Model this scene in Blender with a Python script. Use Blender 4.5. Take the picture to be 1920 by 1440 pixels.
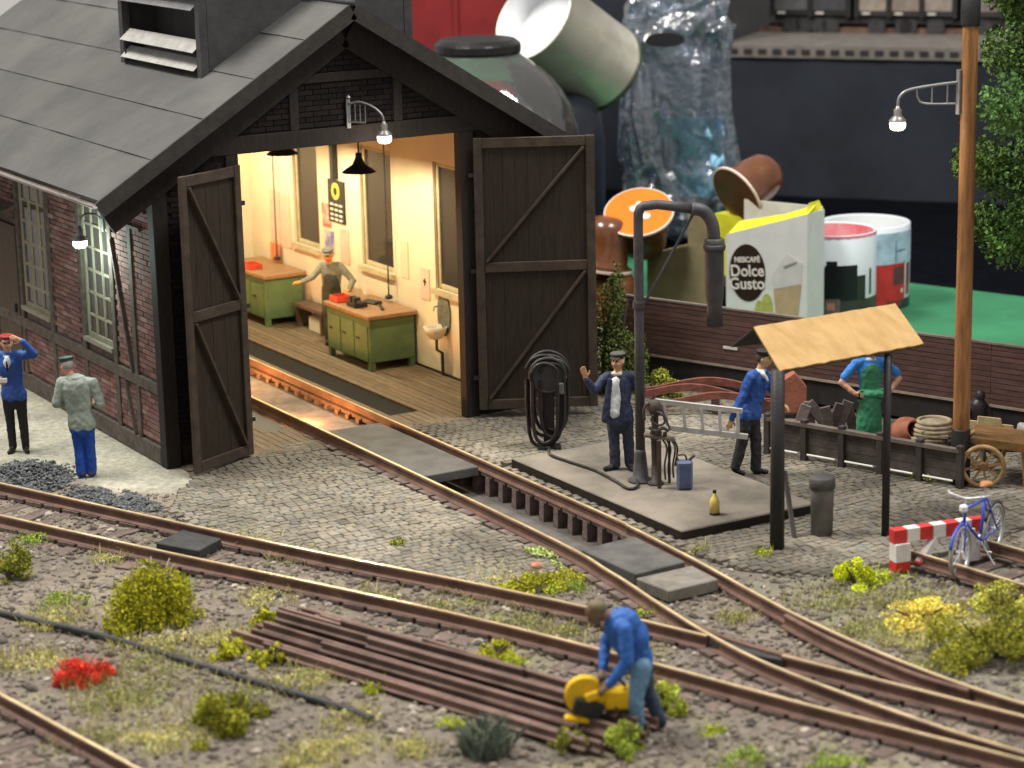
import bpy, bmesh, math, random
from mathutils import Vector, Matrix, noise
import numpy as np
R_ = math.radians
for o in list(bpy.data.objects): bpy.data.objects.remove(o, do_unlink=True)
scene = bpy.context.scene
COL = scene.collection
rng = random.Random(7)

# ------------------------------------------------------------------ camera
cd = bpy.data.cameras.new('camera'); cam = bpy.data.objects.new('camera', cd); COL.objects.link(cam)
fw = Vector((0.4917, 0.8382, -0.2363)).normalized()
rt = Vector((0.8602, -0.5095, -0.0223)); rt = (rt - rt.dot(fw) * fw).normalized()
up = rt.cross(fw)
m = Matrix((rt, up, -fw)).transposed().to_4x4(); m.translation = Vector((-12.2, -30.45, 9.0))
cam.matrix_world = m
cd.sensor_width = 36.0; cd.lens = 4457.3 / 1920 * 36; cd.clip_start = 0.5; cd.clip_end = 400
cd.dof.use_dof = True; cd.dof.focus_distance = 33.5; cd.dof.aperture_fstop = 0.62
scene.camera = cam
# one unit is a metre of the modelled railway; the layout itself is built to 1:22.5
scene.unit_settings.system = 'METRIC'; scene.unit_settings.scale_length = 1 / 22.5

# ------------------------------------------------------------------ light of the exhibition hall
w = bpy.data.worlds.new('World'); scene.world = w; w.use_nodes = True
bg = w.node_tree.nodes['Background']; bg.inputs[0].default_value = (1.0, 0.975, 0.95, 1); bg.inputs[1].default_value = 0.50
def area(name, loc, target, size, energy, col, sy=None):
    l = bpy.data.lights.new(name, 'AREA'); l.energy = energy; l.color = col; l.size = size
    if sy: l.shape = 'RECTANGLE'; l.size_y = sy
    o = bpy.data.objects.new(name, l); COL.objects.link(o); o.location = loc
    o.rotation_euler = (Vector(target) - Vector(loc)).to_track_quat('-Z', 'Y').to_euler(); return o
area('hall_light', (-10, 6, 36), (1, -3, 0), 15, 22500, (1.0, 0.955, 0.89), 9)
area('hall_light', (16, -16, 38), (4, -4, 0), 16, 15500, (1.0, 0.96, 0.91), 9)
vs = scene.view_settings
vs.view_transform = 'Standard'; vs.look = 'None'; vs.exposure = 0.0; vs.gamma = 1.0; vs.use_curve_mapping = False
scene.render.engine = 'CYCLES'

# ------------------------------------------------------------------ materials
MATS = {}
def MG(name, rough=.95):
    mt = bpy.data.materials.new(name); mt.use_nodes = True; N = mt.node_tree.nodes; L = mt.node_tree.links; b = N['Principled BSDF']; b.inputs['Roughness'].default_value = rough; b.inputs['Specular IOR Level'].default_value = .15
    a = N.new('ShaderNodeAttribute'); a.attribute_name = 'tint'; tc = N.new('ShaderNodeTexCoord')
    n1 = N.new('ShaderNodeTexNoise'); n1.inputs['Scale'].default_value = 9; n1.inputs['Detail'].default_value = 9; n1.inputs['Roughness'].default_value = .7; L.new(tc.outputs['Object'], n1.inputs['Vector'])
    r = N.new('ShaderNodeMapRange'); r.inputs[1].default_value = .32; r.inputs[2].default_value = .70; r.inputs[3].default_value = .62; r.inputs[4].default_value = 1.28; L.new(n1.outputs['Fac'], r.inputs[0])
    h = N.new('ShaderNodeHueSaturation'); L.new(r.outputs[0], h.inputs['Value']); L.new(a.outputs['Color'], h.inputs['Color']); L.new(h.outputs[0], b.inputs['Base Color'])
    n2 = N.new('ShaderNodeTexNoise'); n2.inputs['Scale'].default_value = 24; n2.inputs['Detail'].default_value = 6; L.new(tc.outputs['Object'], n2.inputs['Vector']); bp = N.new('ShaderNodeBump'); bp.inputs['Strength'].default_value = .8; bp.inputs['Distance'].default_value = .04; L.new(n2.outputs['Fac'], bp.inputs['Height']); L.new(bp.outputs[0], b.inputs['Normal'])
    MATS[name] = mt; return mt
def M(name, col, rough=0.8, var=0.25, scale=6.0, bump=0.0, bscale=40.0, metal=0.0, spec=0.35, col2=None, rnd=0.0, emit=0.0, coords='Object', detail=5.0, mixlo=0.38, mixhi=0.66, stretch=None):
    if name in MATS: return MATS[name]
    mt = bpy.data.materials.new(name); mt.use_nodes = True; nt = mt.node_tree; N = nt.nodes; L = nt.links
    b = N['Principled BSDF']
    b.inputs['Roughness'].default_value = rough; b.inputs['Metallic'].default_value = metal
    b.inputs['Specular IOR Level'].default_value = spec
    tc = N.new('ShaderNodeTexCoord'); src = tc.outputs[coords]
    if stretch:
        mp = N.new('ShaderNodeMapping'); mp.inputs['Scale'].default_value = stretch; L.new(src, mp.inputs[0]); src = mp.outputs[0]
    if col2 is None: col2 = tuple(c * (1 - var) for c in col); c1 = tuple(min(1, c * (1 + var * 0.5)) for c in col)
    else: c1 = col
    n = N.new('ShaderNodeTexNoise'); n.inputs['Scale'].default_value = scale; n.inputs['Detail'].default_value = detail; n.inputs['Roughness'].default_value = 0.62
    L.new(src, n.inputs['Vector'])
    r = N.new('ShaderNodeMapRange'); r.inputs[1].default_value = mixlo; r.inputs[2].default_value = mixhi
    L.new(n.outputs['Fac'], r.inputs[0])
    mx = N.new('ShaderNodeMix'); mx.data_type = 'RGBA'
    mx.inputs[6].default_value = (*c1, 1); mx.inputs[7].default_value = (*col2, 1)
    L.new(r.outputs[0], mx.inputs[0]); out = mx.outputs[2]
    if rnd:
        oi = N.new('ShaderNodeObjectInfo'); mr = N.new('ShaderNodeMapRange'); mr.inputs[3].default_value = 1 - rnd; mr.inputs[4].default_value = 1 + rnd
        L.new(oi.outputs['Random'], mr.inputs[0])
        hs = N.new('ShaderNodeHueSaturation'); L.new(mr.outputs[0], hs.inputs['Value']); L.new(out, hs.inputs['Color']); out = hs.outputs[0]
    L.new(out, b.inputs['Base Color'])
    if bump:
        n2 = N.new('ShaderNodeTexNoise'); n2.inputs['Scale'].default_value = bscale; n2.inputs['Detail'].default_value = 4; L.new(src, n2.inputs['Vector'])
        bp = N.new('ShaderNodeBump'); bp.inputs['Strength'].default_value = bump; bp.inputs['Distance'].default_value = 0.03
        L.new(n2.outputs['Fac'], bp.inputs['Height']); L.new(bp.outputs[0], b.inputs['Normal'])
    if emit:
        L.new(out, b.inputs['Emission Color']); b.inputs['Emission Strength'].default_value = emit
    MATS[name] = mt; return mt
def MV(name, rough=0.85, attr='tint', trans=0.0):
    """material whose colour comes from a per-face colour attribute (leaf by leaf, stone by stone)"""
    if name in MATS: return MATS[name]
    mt = bpy.data.materials.new(name); mt.use_nodes = True; nt = mt.node_tree; b = nt.nodes['Principled BSDF']
    a = nt.nodes.new('ShaderNodeAttribute'); a.attribute_name = attr; nt.links.new(a.outputs['Color'], b.inputs['Base Color'])
    b.inputs['Roughness'].default_value = rough; b.inputs['Specular IOR Level'].default_value = 0.2
    MATS[name] = mt; return mt
def glass(name, col=(1, 1, 1), rough=0.05, alpha=0.25, spec=0.5):
    if name in MATS: return MATS[name]
    mt = bpy.data.materials.new(name); mt.use_nodes = True; b = mt.node_tree.nodes['Principled BSDF']
    b.inputs['Base Color'].default_value = (*col, 1); b.inputs['Roughness'].default_value = rough
    b.inputs['Alpha'].default_value = alpha; b.inputs['Specular IOR Level'].default_value = spec
    MATS[name] = mt; return mt

def film(name, tint, gloss=.2, diff=.08, rough=.18, bump=0.0, bscale=3.0, dcol=(.7, .8, .95)):
    """thin clear plastic or glass: mostly see-through, reflecting by Fresnel, a little milky"""
    if name in MATS: return MATS[name]
    mt = bpy.data.materials.new(name); mt.use_nodes = True; nt = mt.node_tree; N = nt.nodes; L = nt.links; N.clear()
    out = N.new('ShaderNodeOutputMaterial'); tr = N.new('ShaderNodeBsdfTransparent'); tr.inputs[0].default_value = (*tint, 1); gl = N.new('ShaderNodeBsdfGlossy'); gl.inputs['Roughness'].default_value = rough; df = N.new('ShaderNodeBsdfDiffuse'); df.inputs[0].default_value = (*dcol, 1)
    fr = N.new('ShaderNodeFresnel'); fr.inputs[0].default_value = 1.5; ad = N.new('ShaderNodeMath'); ad.operation = 'MULTIPLY_ADD'; ad.inputs[1].default_value = 1.0; ad.inputs[2].default_value = gloss; ad.use_clamp = True; L.new(fr.outputs[0], ad.inputs[0])
    m1 = N.new('ShaderNodeMixShader'); m1.inputs[0].default_value = diff; L.new(tr.outputs[0], m1.inputs[1]); L.new(df.outputs[0], m1.inputs[2]); m2 = N.new('ShaderNodeMixShader'); L.new(ad.outputs[0], m2.inputs[0]); L.new(m1.outputs[0], m2.inputs[1]); L.new(gl.outputs[0], m2.inputs[2]); L.new(m2.outputs[0], out.inputs[0])
    if bump:
        tc = N.new('ShaderNodeTexCoord'); nz = N.new('ShaderNodeTexNoise'); nz.inputs['Scale'].default_value = bscale; nz.inputs['Detail'].default_value = 3; nz.inputs['Distortion'].default_value = .8; L.new(tc.outputs['Object'], nz.inputs['Vector']); bp = N.new('ShaderNodeBump'); bp.inputs['Strength'].default_value = bump; bp.inputs['Distance'].default_value = .4; L.new(nz.outputs['Fac'], bp.inputs['Height'])
        for s_ in (gl, df, fr): L.new(bp.outputs[0], s_.inputs['Normal'])
    MATS[name] = mt; return mt

# ------------------------------------------------------------------ mesh building
class MB:
    def __init__(s): s.v = []; s.f = []; s.m = []; s.mi = 0; s.tint = None
    def add(s, vs, fs):
        k = len(s.v); s.v += [tuple(v) for v in vs]
        for f in fs: s.f.append([k + i for i in f]); s.m.append(s.mi)
    def box(s, c, d, rz=0.0, taper=1.0, rot=None):
        x, y, z = d[0] / 2, d[1] / 2, d[2] / 2; t = taper
        p = [(-x, -y, -z), (x, -y, -z), (x, y, -z), (-x, y, -z), (-x * t, -y * t, z), (x * t, -y * t, z), (x * t, y * t, z), (-x * t, y * t, z)]
        q = rot if rot is not None else Matrix.Rotation(rz, 3, 'Z')
        s.add([q @ Vector(a) + Vector(c) for a in p], [(0, 3, 2, 1), (4, 5, 6, 7), (0, 1, 5, 4), (1, 2, 6, 5), (2, 3, 7, 6), (3, 0, 4, 7)])
        return s
    def bx(s, x0, x1, y0, y1, z0, z1):
        return s.box(((x0 + x1) / 2, (y0 + y1) / 2, (z0 + z1) / 2), (x1 - x0, y1 - y0, z1 - z0))
    def bar(s, p, q, w, h, upv=(0, 0, 1)):
        p = Vector(p); q = Vector(q); d = (q - p); L = d.length; d.normalize(); u = Vector(upv)
        if abs(d.dot(u)) > 0.98: u = Vector((0, 1, 0))
        a = d.cross(u).normalized(); b = a.cross(d).normalized()
        rot = Matrix((a, d, b)).transposed()
        return s.box((p + q) / 2, (w, L, h), rot=rot)
    def tube(s, pts, r, n=10, cap=True, closed=False):
        pts = [Vector(p) for p in pts]; k = len(pts); rr = r if isinstance(r, (list, tuple)) else [r] * k
        u = None; vs = []
        for i, p in enumerate(pts):
            a = pts[(i - 1) % k] if (closed or i) else p; b = pts[(i + 1) % k] if (closed or i < k - 1) else p
            d = (b - a).normalized()
            if u is None: u = d.orthogonal().normalized()
            else:
                u = (u - u.dot(d) * d)
                u = u.normalized() if u.length > 1e-6 else d.orthogonal().normalized()
            w_ = d.cross(u)
            for j in range(n):
                t = 2 * math.pi * j / n; vs.append(p + (u * math.cos(t) + w_ * math.sin(t)) * rr[i])
        fs = []
        for i in range(k if closed else k - 1):
            i2 = (i + 1) % k
            for j in range(n): fs.append((i * n + j, i * n + (j + 1) % n, i2 * n + (j + 1) % n, i2 * n + j))
        if cap and not closed: fs.append(tuple(range(n))[::-1]); fs.append(tuple(range((k - 1) * n, k * n)))
        s.add(vs, fs); return s
    def lathe(s, prof, n=24, c=(0, 0, 0), mat=None, cap=True):
        """prof: list of (r, z); mat: 3x3 rotation"""
        q = mat if mat is not None else Matrix.Identity(3); vs = []
        for r, z in prof:
            for j in range(n):
                t = 2 * math.pi * j / n; vs.append(q @ Vector((r * math.cos(t), r * math.sin(t), z)) + Vector(c))
        fs = []
        for i in range(len(prof) - 1):
            for j in range(n): fs.append((i * n + j, i * n + (j + 1) % n, (i + 1) * n + (j + 1) % n, (i + 1) * n + j))
        if cap:
            if prof[0][0] > 1e-5: fs.append(tuple(range(n))[::-1])
            if prof[-1][0] > 1e-5: fs.append(tuple(range((len(prof) - 1) * n, len(prof) * n)))
        s.add(vs, fs); return s
    def prism(s, poly, z0, z1):
        n = len(poly); s.add([(x, y, z0) for x, y in poly] + [(x, y, z1) for x, y in poly],
            [tuple(range(n))[::-1], tuple(range(n, 2 * n))] + [(i, (i + 1) % n, n + (i + 1) % n, n + i) for i in range(n)]); return s
    def sweep(s, pts, prof, mids=None):
        """prof: closed list of (side, height) swept along pts (horizontal paths)"""
        pts = [Vector(p) for p in pts]; k = len(pts); n = len(prof); vs = []
        for i, p in enumerate(pts):
            d = (pts[min(i + 1, k - 1)] - pts[max(i - 1, 0)]).normalized(); a = Vector((d.y, -d.x, 0)).normalized()
            for u, h in prof: vs.append(p + a * u + Vector((0, 0, h)))
        base = len(s.v); s.v += [tuple(v) for v in vs]
        for i in range(k - 1):
            for j in range(n):
                s.f.append([base + i * n + j, base + i * n + (j + 1) % n, base + (i + 1) * n + (j + 1) % n, base + (i + 1) * n + j]); s.m.append(mids[j] if mids else s.mi)
        s.f.append([base + j for j in range(n)][::-1]); s.m.append(s.mi); s.f.append([base + (k - 1) * n + j for j in range(n)]); s.m.append(s.mi); return s
    def mesh(s, name, mats, smooth=False, tints=None, angle=None):
        me = bpy.data.meshes.new(name); me.from_pydata(s.v, [], s.f); me.update()
        for mt in (mats if isinstance(mats, (list, tuple)) else [mats]): me.materials.append(mt)
        me.polygons.foreach_set('material_index', s.m)
        if smooth: me.polygons.foreach_set('use_smooth', [True] * len(s.f))
        if tints is not None:
            at = me.attributes.new('tint', 'FLOAT_COLOR', 'FACE'); at.data.foreach_set('color', np.asarray(tints, dtype=np.float32).ravel())
        return me
    def build(s, name, mats, parent=None, smooth=False, loc=None, rz=0.0, bevel=0.0, tints=None, autosmooth=None):
        me = s.mesh(name, mats, smooth, tints)
        if bevel:
            bm = bmesh.new(); bm.from_mesh(me)
            bmesh.ops.bevel(bm, geom=[e for e in bm.edges if len(e.link_faces) == 2 and e.calc_face_angle(0) > 0.6], offset=bevel, segments=1, affect='EDGES', clamp_overlap=True)
            bm.to_mesh(me); bm.free()
        if autosmooth is not None:
            bm = bmesh.new(); bm.from_mesh(me)
            for f in bm.faces: f.smooth = True
            for e in bm.edges: e.smooth = not (len(e.link_faces) == 2 and e.calc_face_angle(0) > autosmooth)
            bm.to_mesh(me); bm.free()
        return link(name, me, parent, loc, rz)
def link(name, me, parent=None, loc=None, rz=0.0):
    o = bpy.data.objects.new(name, me); COL.objects.link(o)
    if parent is not None: o.parent = parent
    if loc is not None: o.location = loc
    if rz: o.rotation_euler = (0, 0, rz)
    return o
def tag(o, label, cat, group=None, kind=None):
    o['label'] = label; o['category'] = cat
    if group: o['group'] = group
    if kind: o['kind'] = kind
    return o
def thing(name, label, cat, loc=(0, 0, 0), rz=0.0, group=None):
    return tag(link(name, None, None, loc, rz), label, cat, group)
def struct(o, label=None):
    o['kind'] = 'structure'
    if label: o['label'] = label
    return o
def catmull(pts, k=8):
    P = [Vector(p) for p in pts]; P = [2 * P[0] - P[1]] + P + [2 * P[-1] - P[-2]]; out = []
    for i in range(1, len(P) - 2):
        a, b, c, d = P[i - 1:i + 3]
        for j in range(k):
            t = j / k; out.append(0.5 * ((2 * b) + (c - a) * t + (2 * a - 5 * b + 4 * c - d) * t * t + (3 * b - a - 3 * c + d) * t ** 3))
    out.append(P[-2]); return out
def arc(c, r, a0, a1, n, ux=(1, 0, 0), uy=(0, 0, 1)):
    c = Vector(c); ux = Vector(ux); uy = Vector(uy)
    return [c + ux * r * math.cos(a0 + (a1 - a0) * i / n) + uy * r * math.sin(a0 + (a1 - a0) * i / n) for i in range(n + 1)]
VR = Vector((0.862, -0.506, 0))      # rightwards as seen by the photographer
VB = Vector((0.506, 0.862, 0))       # away from the photographer
YAW = R_(-30.4)

dark_wood = M('dark_timber', (0.019, 0.013, 0.010), 0.75, 0.45, 5, 0.25, 60, stretch=(6, 6, 1))
brace_wood = M('door_brace', (0.052, 0.037, 0.026), 0.75, 0.35, 5, 0.2, 50)
door_wood = M('door_timber', (0.028, 0.019, 0.012), 0.7, 0.4, 5, 0.3, 50, stretch=(8, 8, 0.7))
rail_rust = M('rail_rust', (0.142, 0.080, 0.058), 0.7, 0.35, 3, 0.2, 30)
rail_top = M('rail_polished_top', (0.78, 0.62, 0.34), 0.28, 0.3, 2.5, 0.0, metal=0.45, spec=.6)
sleeper_m = M('sleeper_wood', (0.135, 0.098, 0.082), 0.85, 0.4, 8, 0.4, 30, rnd=0.2)
black_metal = M('black_iron', (0.020, 0.019, 0.019), 0.55, 0.3, 8, 0.15, 30, spec=0.4)
dark_steel = M('dark_steel', (0.040, 0.039, 0.041), 0.5, 0.35, 7, 0.2, 30, spec=0.45)
plate_m = M('grey_plate', (0.085, 0.083, 0.078), 0.7, 0.35, 3, 0.15, 25)
zinc = M('zinc', (0.45, 0.45, 0.43), 0.38, 0.25, 9, 0.0, metal=0.6)
# ================================================================== SETTING: ground, tracks, paving
soil = MG('layout_soil')
def in_poly(x, y, P):
    c = False; n = len(P); j = n - 1
    for i in range(n):
        if (P[i][1] > y) != (P[j][1] > y) and x < (P[j][0] - P[i][0]) * (y - P[i][1]) / (P[j][1] - P[i][1]) + P[i][0]: c = not c
        j = i
    return c
# main sheet of the layout, open over the inspection pit
SAND = [(0.3, 9.5), (-1.9, 9.5), (-2.3, 4.5), (-1.95, 2.0), (-1.55, .9), (-1.15, -.3), (-.5, -1.1), (-.1, -1.0), (.28, -.4), (.3, -.05)]
def seg_d(x, y, P):
    d = 9.0
    for (ax, ay), (bx_, by) in zip(P, P[1:] + P[:1]):
        vx, vy = bx_ - ax, by - ay; t = max(0, min(1, ((x - ax) * vx + (y - ay) * vy) / (vx * vx + vy * vy))); d = min(d, math.hypot(x - ax - t * vx, y - ay - t * vy))
    return d if in_poly(x, y, P) else -d
def sand_k(x, y):
    if x > .5 or x < -3.2 or y < -2.2: return 0.0
    d = seg_d(x, y, SAND) + .16 * noise.noise(Vector((x * 2.5, y * 2.5, 2.0))) + .08 * noise.noise(Vector((x * 7, y * 7, 5.0)))
    return max(0.0, min(1.0, d / .30 + .5))
def ground_col(x, y):
    n = noise.noise(Vector((x * .55, y * .55, 11.0))); m_ = noise.noise(Vector((x * 1.6, y * 1.6, 4.0)))
    c = Vector((.220, .185, .146)).lerp(Vector((.138, .120, .100)), max(0, min(1, .5 + n)))
    c = c.lerp(Vector((.25, .235, .13)), max(0, min(.7, m_ * 1.3 - .12)))
    if x > 3.7 and y < -8.6: c = c.lerp(Vector((.19, .188, .14)), .5)
    k = sand_k(x, y); s_ = Vector((.42, .40, .315)).lerp(Vector((.30, .285, .235)), max(0, min(1, .5 + m_ * 1.4))); c = c.lerp(s_, k)
    return (c.x, c.y, c.z, 1)
g = MB(); x0, x1, y0, y1, st = -9.0, 13.5, -18.0, 12.0, 0.15
nx = round((x1 - x0) / st); ny = round((y1 - y0) / st); idx = {}
def gz(x, y):
    n = noise.noise(Vector((x * 0.8, y * 0.8, 3.1))) * 0.05 + noise.noise(Vector((x * 3.1, y * 3.1, 8.0))) * 0.025
    amp = 1.0 if y < -1 and x < 2.2 else 0.25
    if x > 3.9 and y < -8.5: amp = 1.0
    k = sand_k(x, y)
    return (-0.055 + n * amp) * (1 - k) + (-0.012 + n * .12) * k
def gv(i, j):
    if (i, j) not in idx:
        x = x0 + i * st; y = y0 + j * st; idx[(i, j)] = len(g.v); g.v.append((x, y, gz(x, y)))
    return idx[(i, j)]
for i in range(nx):
    for j in range(ny):
        cx = x0 + (i + .5) * st; cy = y0 + (j + .5) * st
        if 2.55 < cx < 3.75 and -6.75 < cy < 10.05: continue
        # back edge of the board, beyond the siding
        if (cx - 10.17) * 0.933 + (cy + 3.39) * 0.36 > 2.2: continue
        g.f.append([gv(i, j), gv(i + 1, j), gv(i + 1, j + 1), gv(i, j + 1)]); g.m.append(0)
ground = struct(g.build('ground', soil, smooth=True), 'grey brown soil of the model railway layout')
at = ground.data.attributes.new('tint', 'FLOAT_COLOR', 'POINT'); at.data.foreach_set('color', np.array([ground_col(v[0], v[1]) for v in g.v], dtype=np.float32).ravel())

# ------------------------------------------------------------------ rails
RP = [(-.07, 0), (.07, 0), (.07, .02), (.016, .036), (.016, .105), (.031, .116), (.031, .140), (.020, .15), (-.020, .15), (-.031, .140), (-.031, .116), (-.016, .105), (-.016, .036), (-.07, .02)]
RMID = [0] * 6 + [0, 1, 0] + [0] * 5
def rail(pts, parent, dz=0.0, k=6):
    b = MB(); b.sweep([(p[0], p[1], dz) for p in catmull([(*p, 0) for p in pts], k)], RP, RMID)
    return b.build('rail', [rail_rust, rail_top], parent)
def along(pts, step, k=16):
    P = catmull([(*p, 0) for p in pts], k); out = []; acc = 0.0; nxt = step / 2
    for a, b in zip(P, P[1:]):
        L = (b - a).length
        while acc + L >= nxt:
            t = (nxt - acc) / L; out.append((a.lerp(b, t), (b - a).normalized())); nxt += step
        acc += L
    return out
UP2 = [(-4.7, 5.6), (-3.5, 2.75), (-2.41, .16), (-1.27, -2.6), (-.2, -5.1), (.78, -7.2), (1.45, -8.76), (2.02, -10.3), (2.45, -11.6), (3.26, -14.0), (4.5, -17.5)]
LO2 = [(-5.2, 4.3), (-4.05, 1.4), (-2.92, -1.32), (-1.78, -3.95), (-.74, -6.2), (.22, -8.39), (.98, -10.45), (1.63, -12.4), (2.5, -14.8), (3.7, -18.3)]
R1 = [(3.6, 11), (3.6, 4), (3.6, -5.2), (3.56, -6.5), (3.46, -8), (3.33, -9.3), (3.24, -10.5), (3.26, -12.1), (3.5, -13.75), (4.35, -16.6)]
L1 = [(2.5, 11), (2.5, 4), (2.5, -5.6), (2.37, -7.8), (2.2, -9.1), (2.07, -10.3), (2.06, -11.48), (2.3, -13.2), (2.65, -14.7), (3.6, -17.4)]
plate_mesh = MB().box((0, 0, 0), (.30, .19, .05)).mesh('rail_plate', sleeper_m)
def plates(pts, parent, step, off=0.0, ymax=99, ymin=-99, z=0.0):
    for p, d in along(pts, step):
        if not (ymin < p.y < ymax): continue
        s = Vector((d.y, -d.x, 0)); o = link('rail_plate', plate_mesh, parent, (p.x + s.x * off, p.y + s.y * off, z + rng.uniform(-.008, .004)), math.atan2(d.y, d.x) + rng.uniform(-.03, .03))
def sleepers(A, B, parent, step, ymin=-99, ymax=99, over=.36):
    me = MB().box((0, 0, 0), (.21, 1.0, .10)).mesh('sleeper', sleeper_m)
    for p, d in along(A, step):
        if not (ymin < p.y < ymax): continue
        q = min((Vector(b) for b in catmull([(*b, 0) for b in B], 8)), key=lambda v: (v - p).length)
        c = (p + q) / 2; L = (q - p).length + 2 * over
        o = link('sleeper', me, parent, (c.x, c.y, -.088 + rng.uniform(-.015, .008)), math.atan2((q - p).y, (q - p).x) - math.pi / 2); o.scale = (1, L, 1)
t2 = thing('railway_track', 'rusty running track crossing the whole foreground from left to right', 'track')
rail(UP2[:8], t2); rail([(2.33, -11.25), (2.45, -11.6), (3.26, -14.0), (4.5, -17.5)], t2); rail(LO2, t2)
sleepers(UP2, LO2, t2, .42); plates(UP2, t2, .36, -.0, z=-.012); plates(LO2, t2, .36, 0, z=-.012)
t1 = thing('railway_track', 'engine shed track running out of the open doors over the pit', 'track')
rail(R1, t1, -.004); rail(L1, t1, -.004)
plates(L1, t1, .36, .07, ymax=.6, ymin=-17, z=-.015); plates(R1, t1, .36, -.03, ymax=10, z=-.015)
MB().prism([(2.02, -10.33), (2.12, -10.28), (2.42, -11.25), (2.30, -11.3), (2.10, -10.9)], -.01, .105).build('frog', dark_steel, t1)
b = MB(); b.sweep([(p[0], p[1], -.012) for p in catmull([(2.17, -9.55, 0), (2.17, -10.3, 0), (2.38, -11.2, 0), (2.62, -11.8, 0)], 6)], RP); b.build('check_rail', rail_rust, t1)
b = MB(); b.sweep([(p[0], p[1], -.008) for p in catmull([(3.16, -10.2, 0), (3.09, -11.2, 0), (3.15, -12.4, 0), (3.3, -13.1, 0)], 6)], RP); b.build('check_rail', rail_rust, t1)
t3 = thing('railway_track', 'near track cutting off the bottom left corner', 'track')
T3 = [(-5.7, -4.2), (-5.4, -5.8), (-5.07, -7.62), (-4.84, -8.99), (-4.62, -10.3), (-4.3, -12.6)]
T3b = [(x - 1.02, y - .2) for x, y in T3]
rail(T3, t3); rail(T3b, t3); sleepers(T3, T3b, t3, .42); plates(T3, t3, .36, 0, z=-.012)

# ------------------------------------------------------------------ inspection pit
conc = M('pit_concrete', (0.20, 0.18, 0.165), 0.9, 0.35, 3, 0.4, 30)
b = MB(); b.bx(2.40, 3.95, .301, 10.2, -.62, -.11); b.bx(2.38, 2.557, -6.75, 10.05, -.5, -.03); b.bx(3.76, 3.9, -6.75, 10.05, -.5, -.07)
b.bx(2.40, 3.9, -6.9, -6.752, -.5, -.06); b.bx(2.40, 3.9, 10.052, 10.2, -.5, -.06)
pit = struct(b.build('inspection_pit', conc), 'long concrete inspection pit between the rails')
MB().bx(2.56, 3.755, -6.75, .3, -.60, -.31).build('pit_floor', M('dark_concrete', (.075, .068, .062), .8, .4, 2.5, .3, 30, col2=(.13, .118, .105)), pit)  # floor outside the shed, darker than the rest of the pit
pm = MB().box((0, 0, 0), (.17, .13, .46), taper=.8).mesh('pillar', M('pit_pillar', (0.15, 0.11, 0.10), 0.85, 0.4, 6, 0.3, 30))
y = -6.5
while y < 9.9: link('pillar', pm, pit, (3.60, y, -.27)); y += .36
MB().bx(3.68, 3.84, -6.75, 10.05, -.055, .012).build('kerb', M('kerb_timber', (0.12, 0.095, 0.07), 0.85, 0.4, 5, 0.3, 30), pit)
lampm = M('pit_bulb', (1.0, 0.45, 0.12), 0.5, 0.05, 3, emit=14.0)
for y in (1.6, 4.3, 7.0):
    pl = thing('pit_lamp', 'small orange bulb on the pit wall at %s' % {1.6: 'the shed door end', 4.3: 'the middle of the shed', 7.0: 'the far end of the shed'}[y], 'lamp', (2.625, y, .02), group='lamps in the inspection pit')
    MB().lathe([(.02, -.03), (.04, -.01), (.035, .03), (.0, .05)], 12).build('bulb', lampm, pl, smooth=True)
    MB().box((-.035, 0, 0), (.03, .12, .10)).build('bracket', dark_steel, pl)
    l = bpy.data.lights.new('pit_glow', 'POINT'); l.energy = 125; l.color = (1.0, .42, .12); l.shadow_soft_size = .06
    o = bpy.data.objects.new('pit_glow', l); COL.objects.link(o); o.parent = pl; o.location = (.11, 0, .03)

# ------------------------------------------------------------------ cover plates
def cover(label, poly, z0, z1, mt):
    o = MB().prism(poly, z0, z1).build('cover_plate', mt, bevel=.012); tag(o, label, 'cover plate', 'cover plates on the tracks'); return o
cover('long grey steel plate over the pit just outside the shed doors', [(2.60, -2.72), (3.50, -2.72), (3.50, .25), (2.60, .25)], -.05, .085, plate_m)
cover('grey timber crossing plate between the rails beside the platform corner', [(2.62, -7.98), (3.38, -7.92), (3.44, -6.72), (2.60, -6.80)], -.03, .11, plate_m)
cover('worn grey crossing plate with a slot, nearest the turnout', [(2.58, -8.74), (3.30, -8.72), (3.34, -8.12), (2.52, -8.14)], -.03, .12, M('plate_worn', (0.17, 0.155, 0.13), .7, .35, 4, .2, 25))
cover('black square cover between the rails of the foreground track', [(-1.62, -3.46), (-1.30, -4.08), (-.86, -3.78), (-1.12, -3.14)], -.04, .09, M('plate_black', (0.035, 0.036, 0.036), .65, .3, 5, .2, 25))

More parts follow.
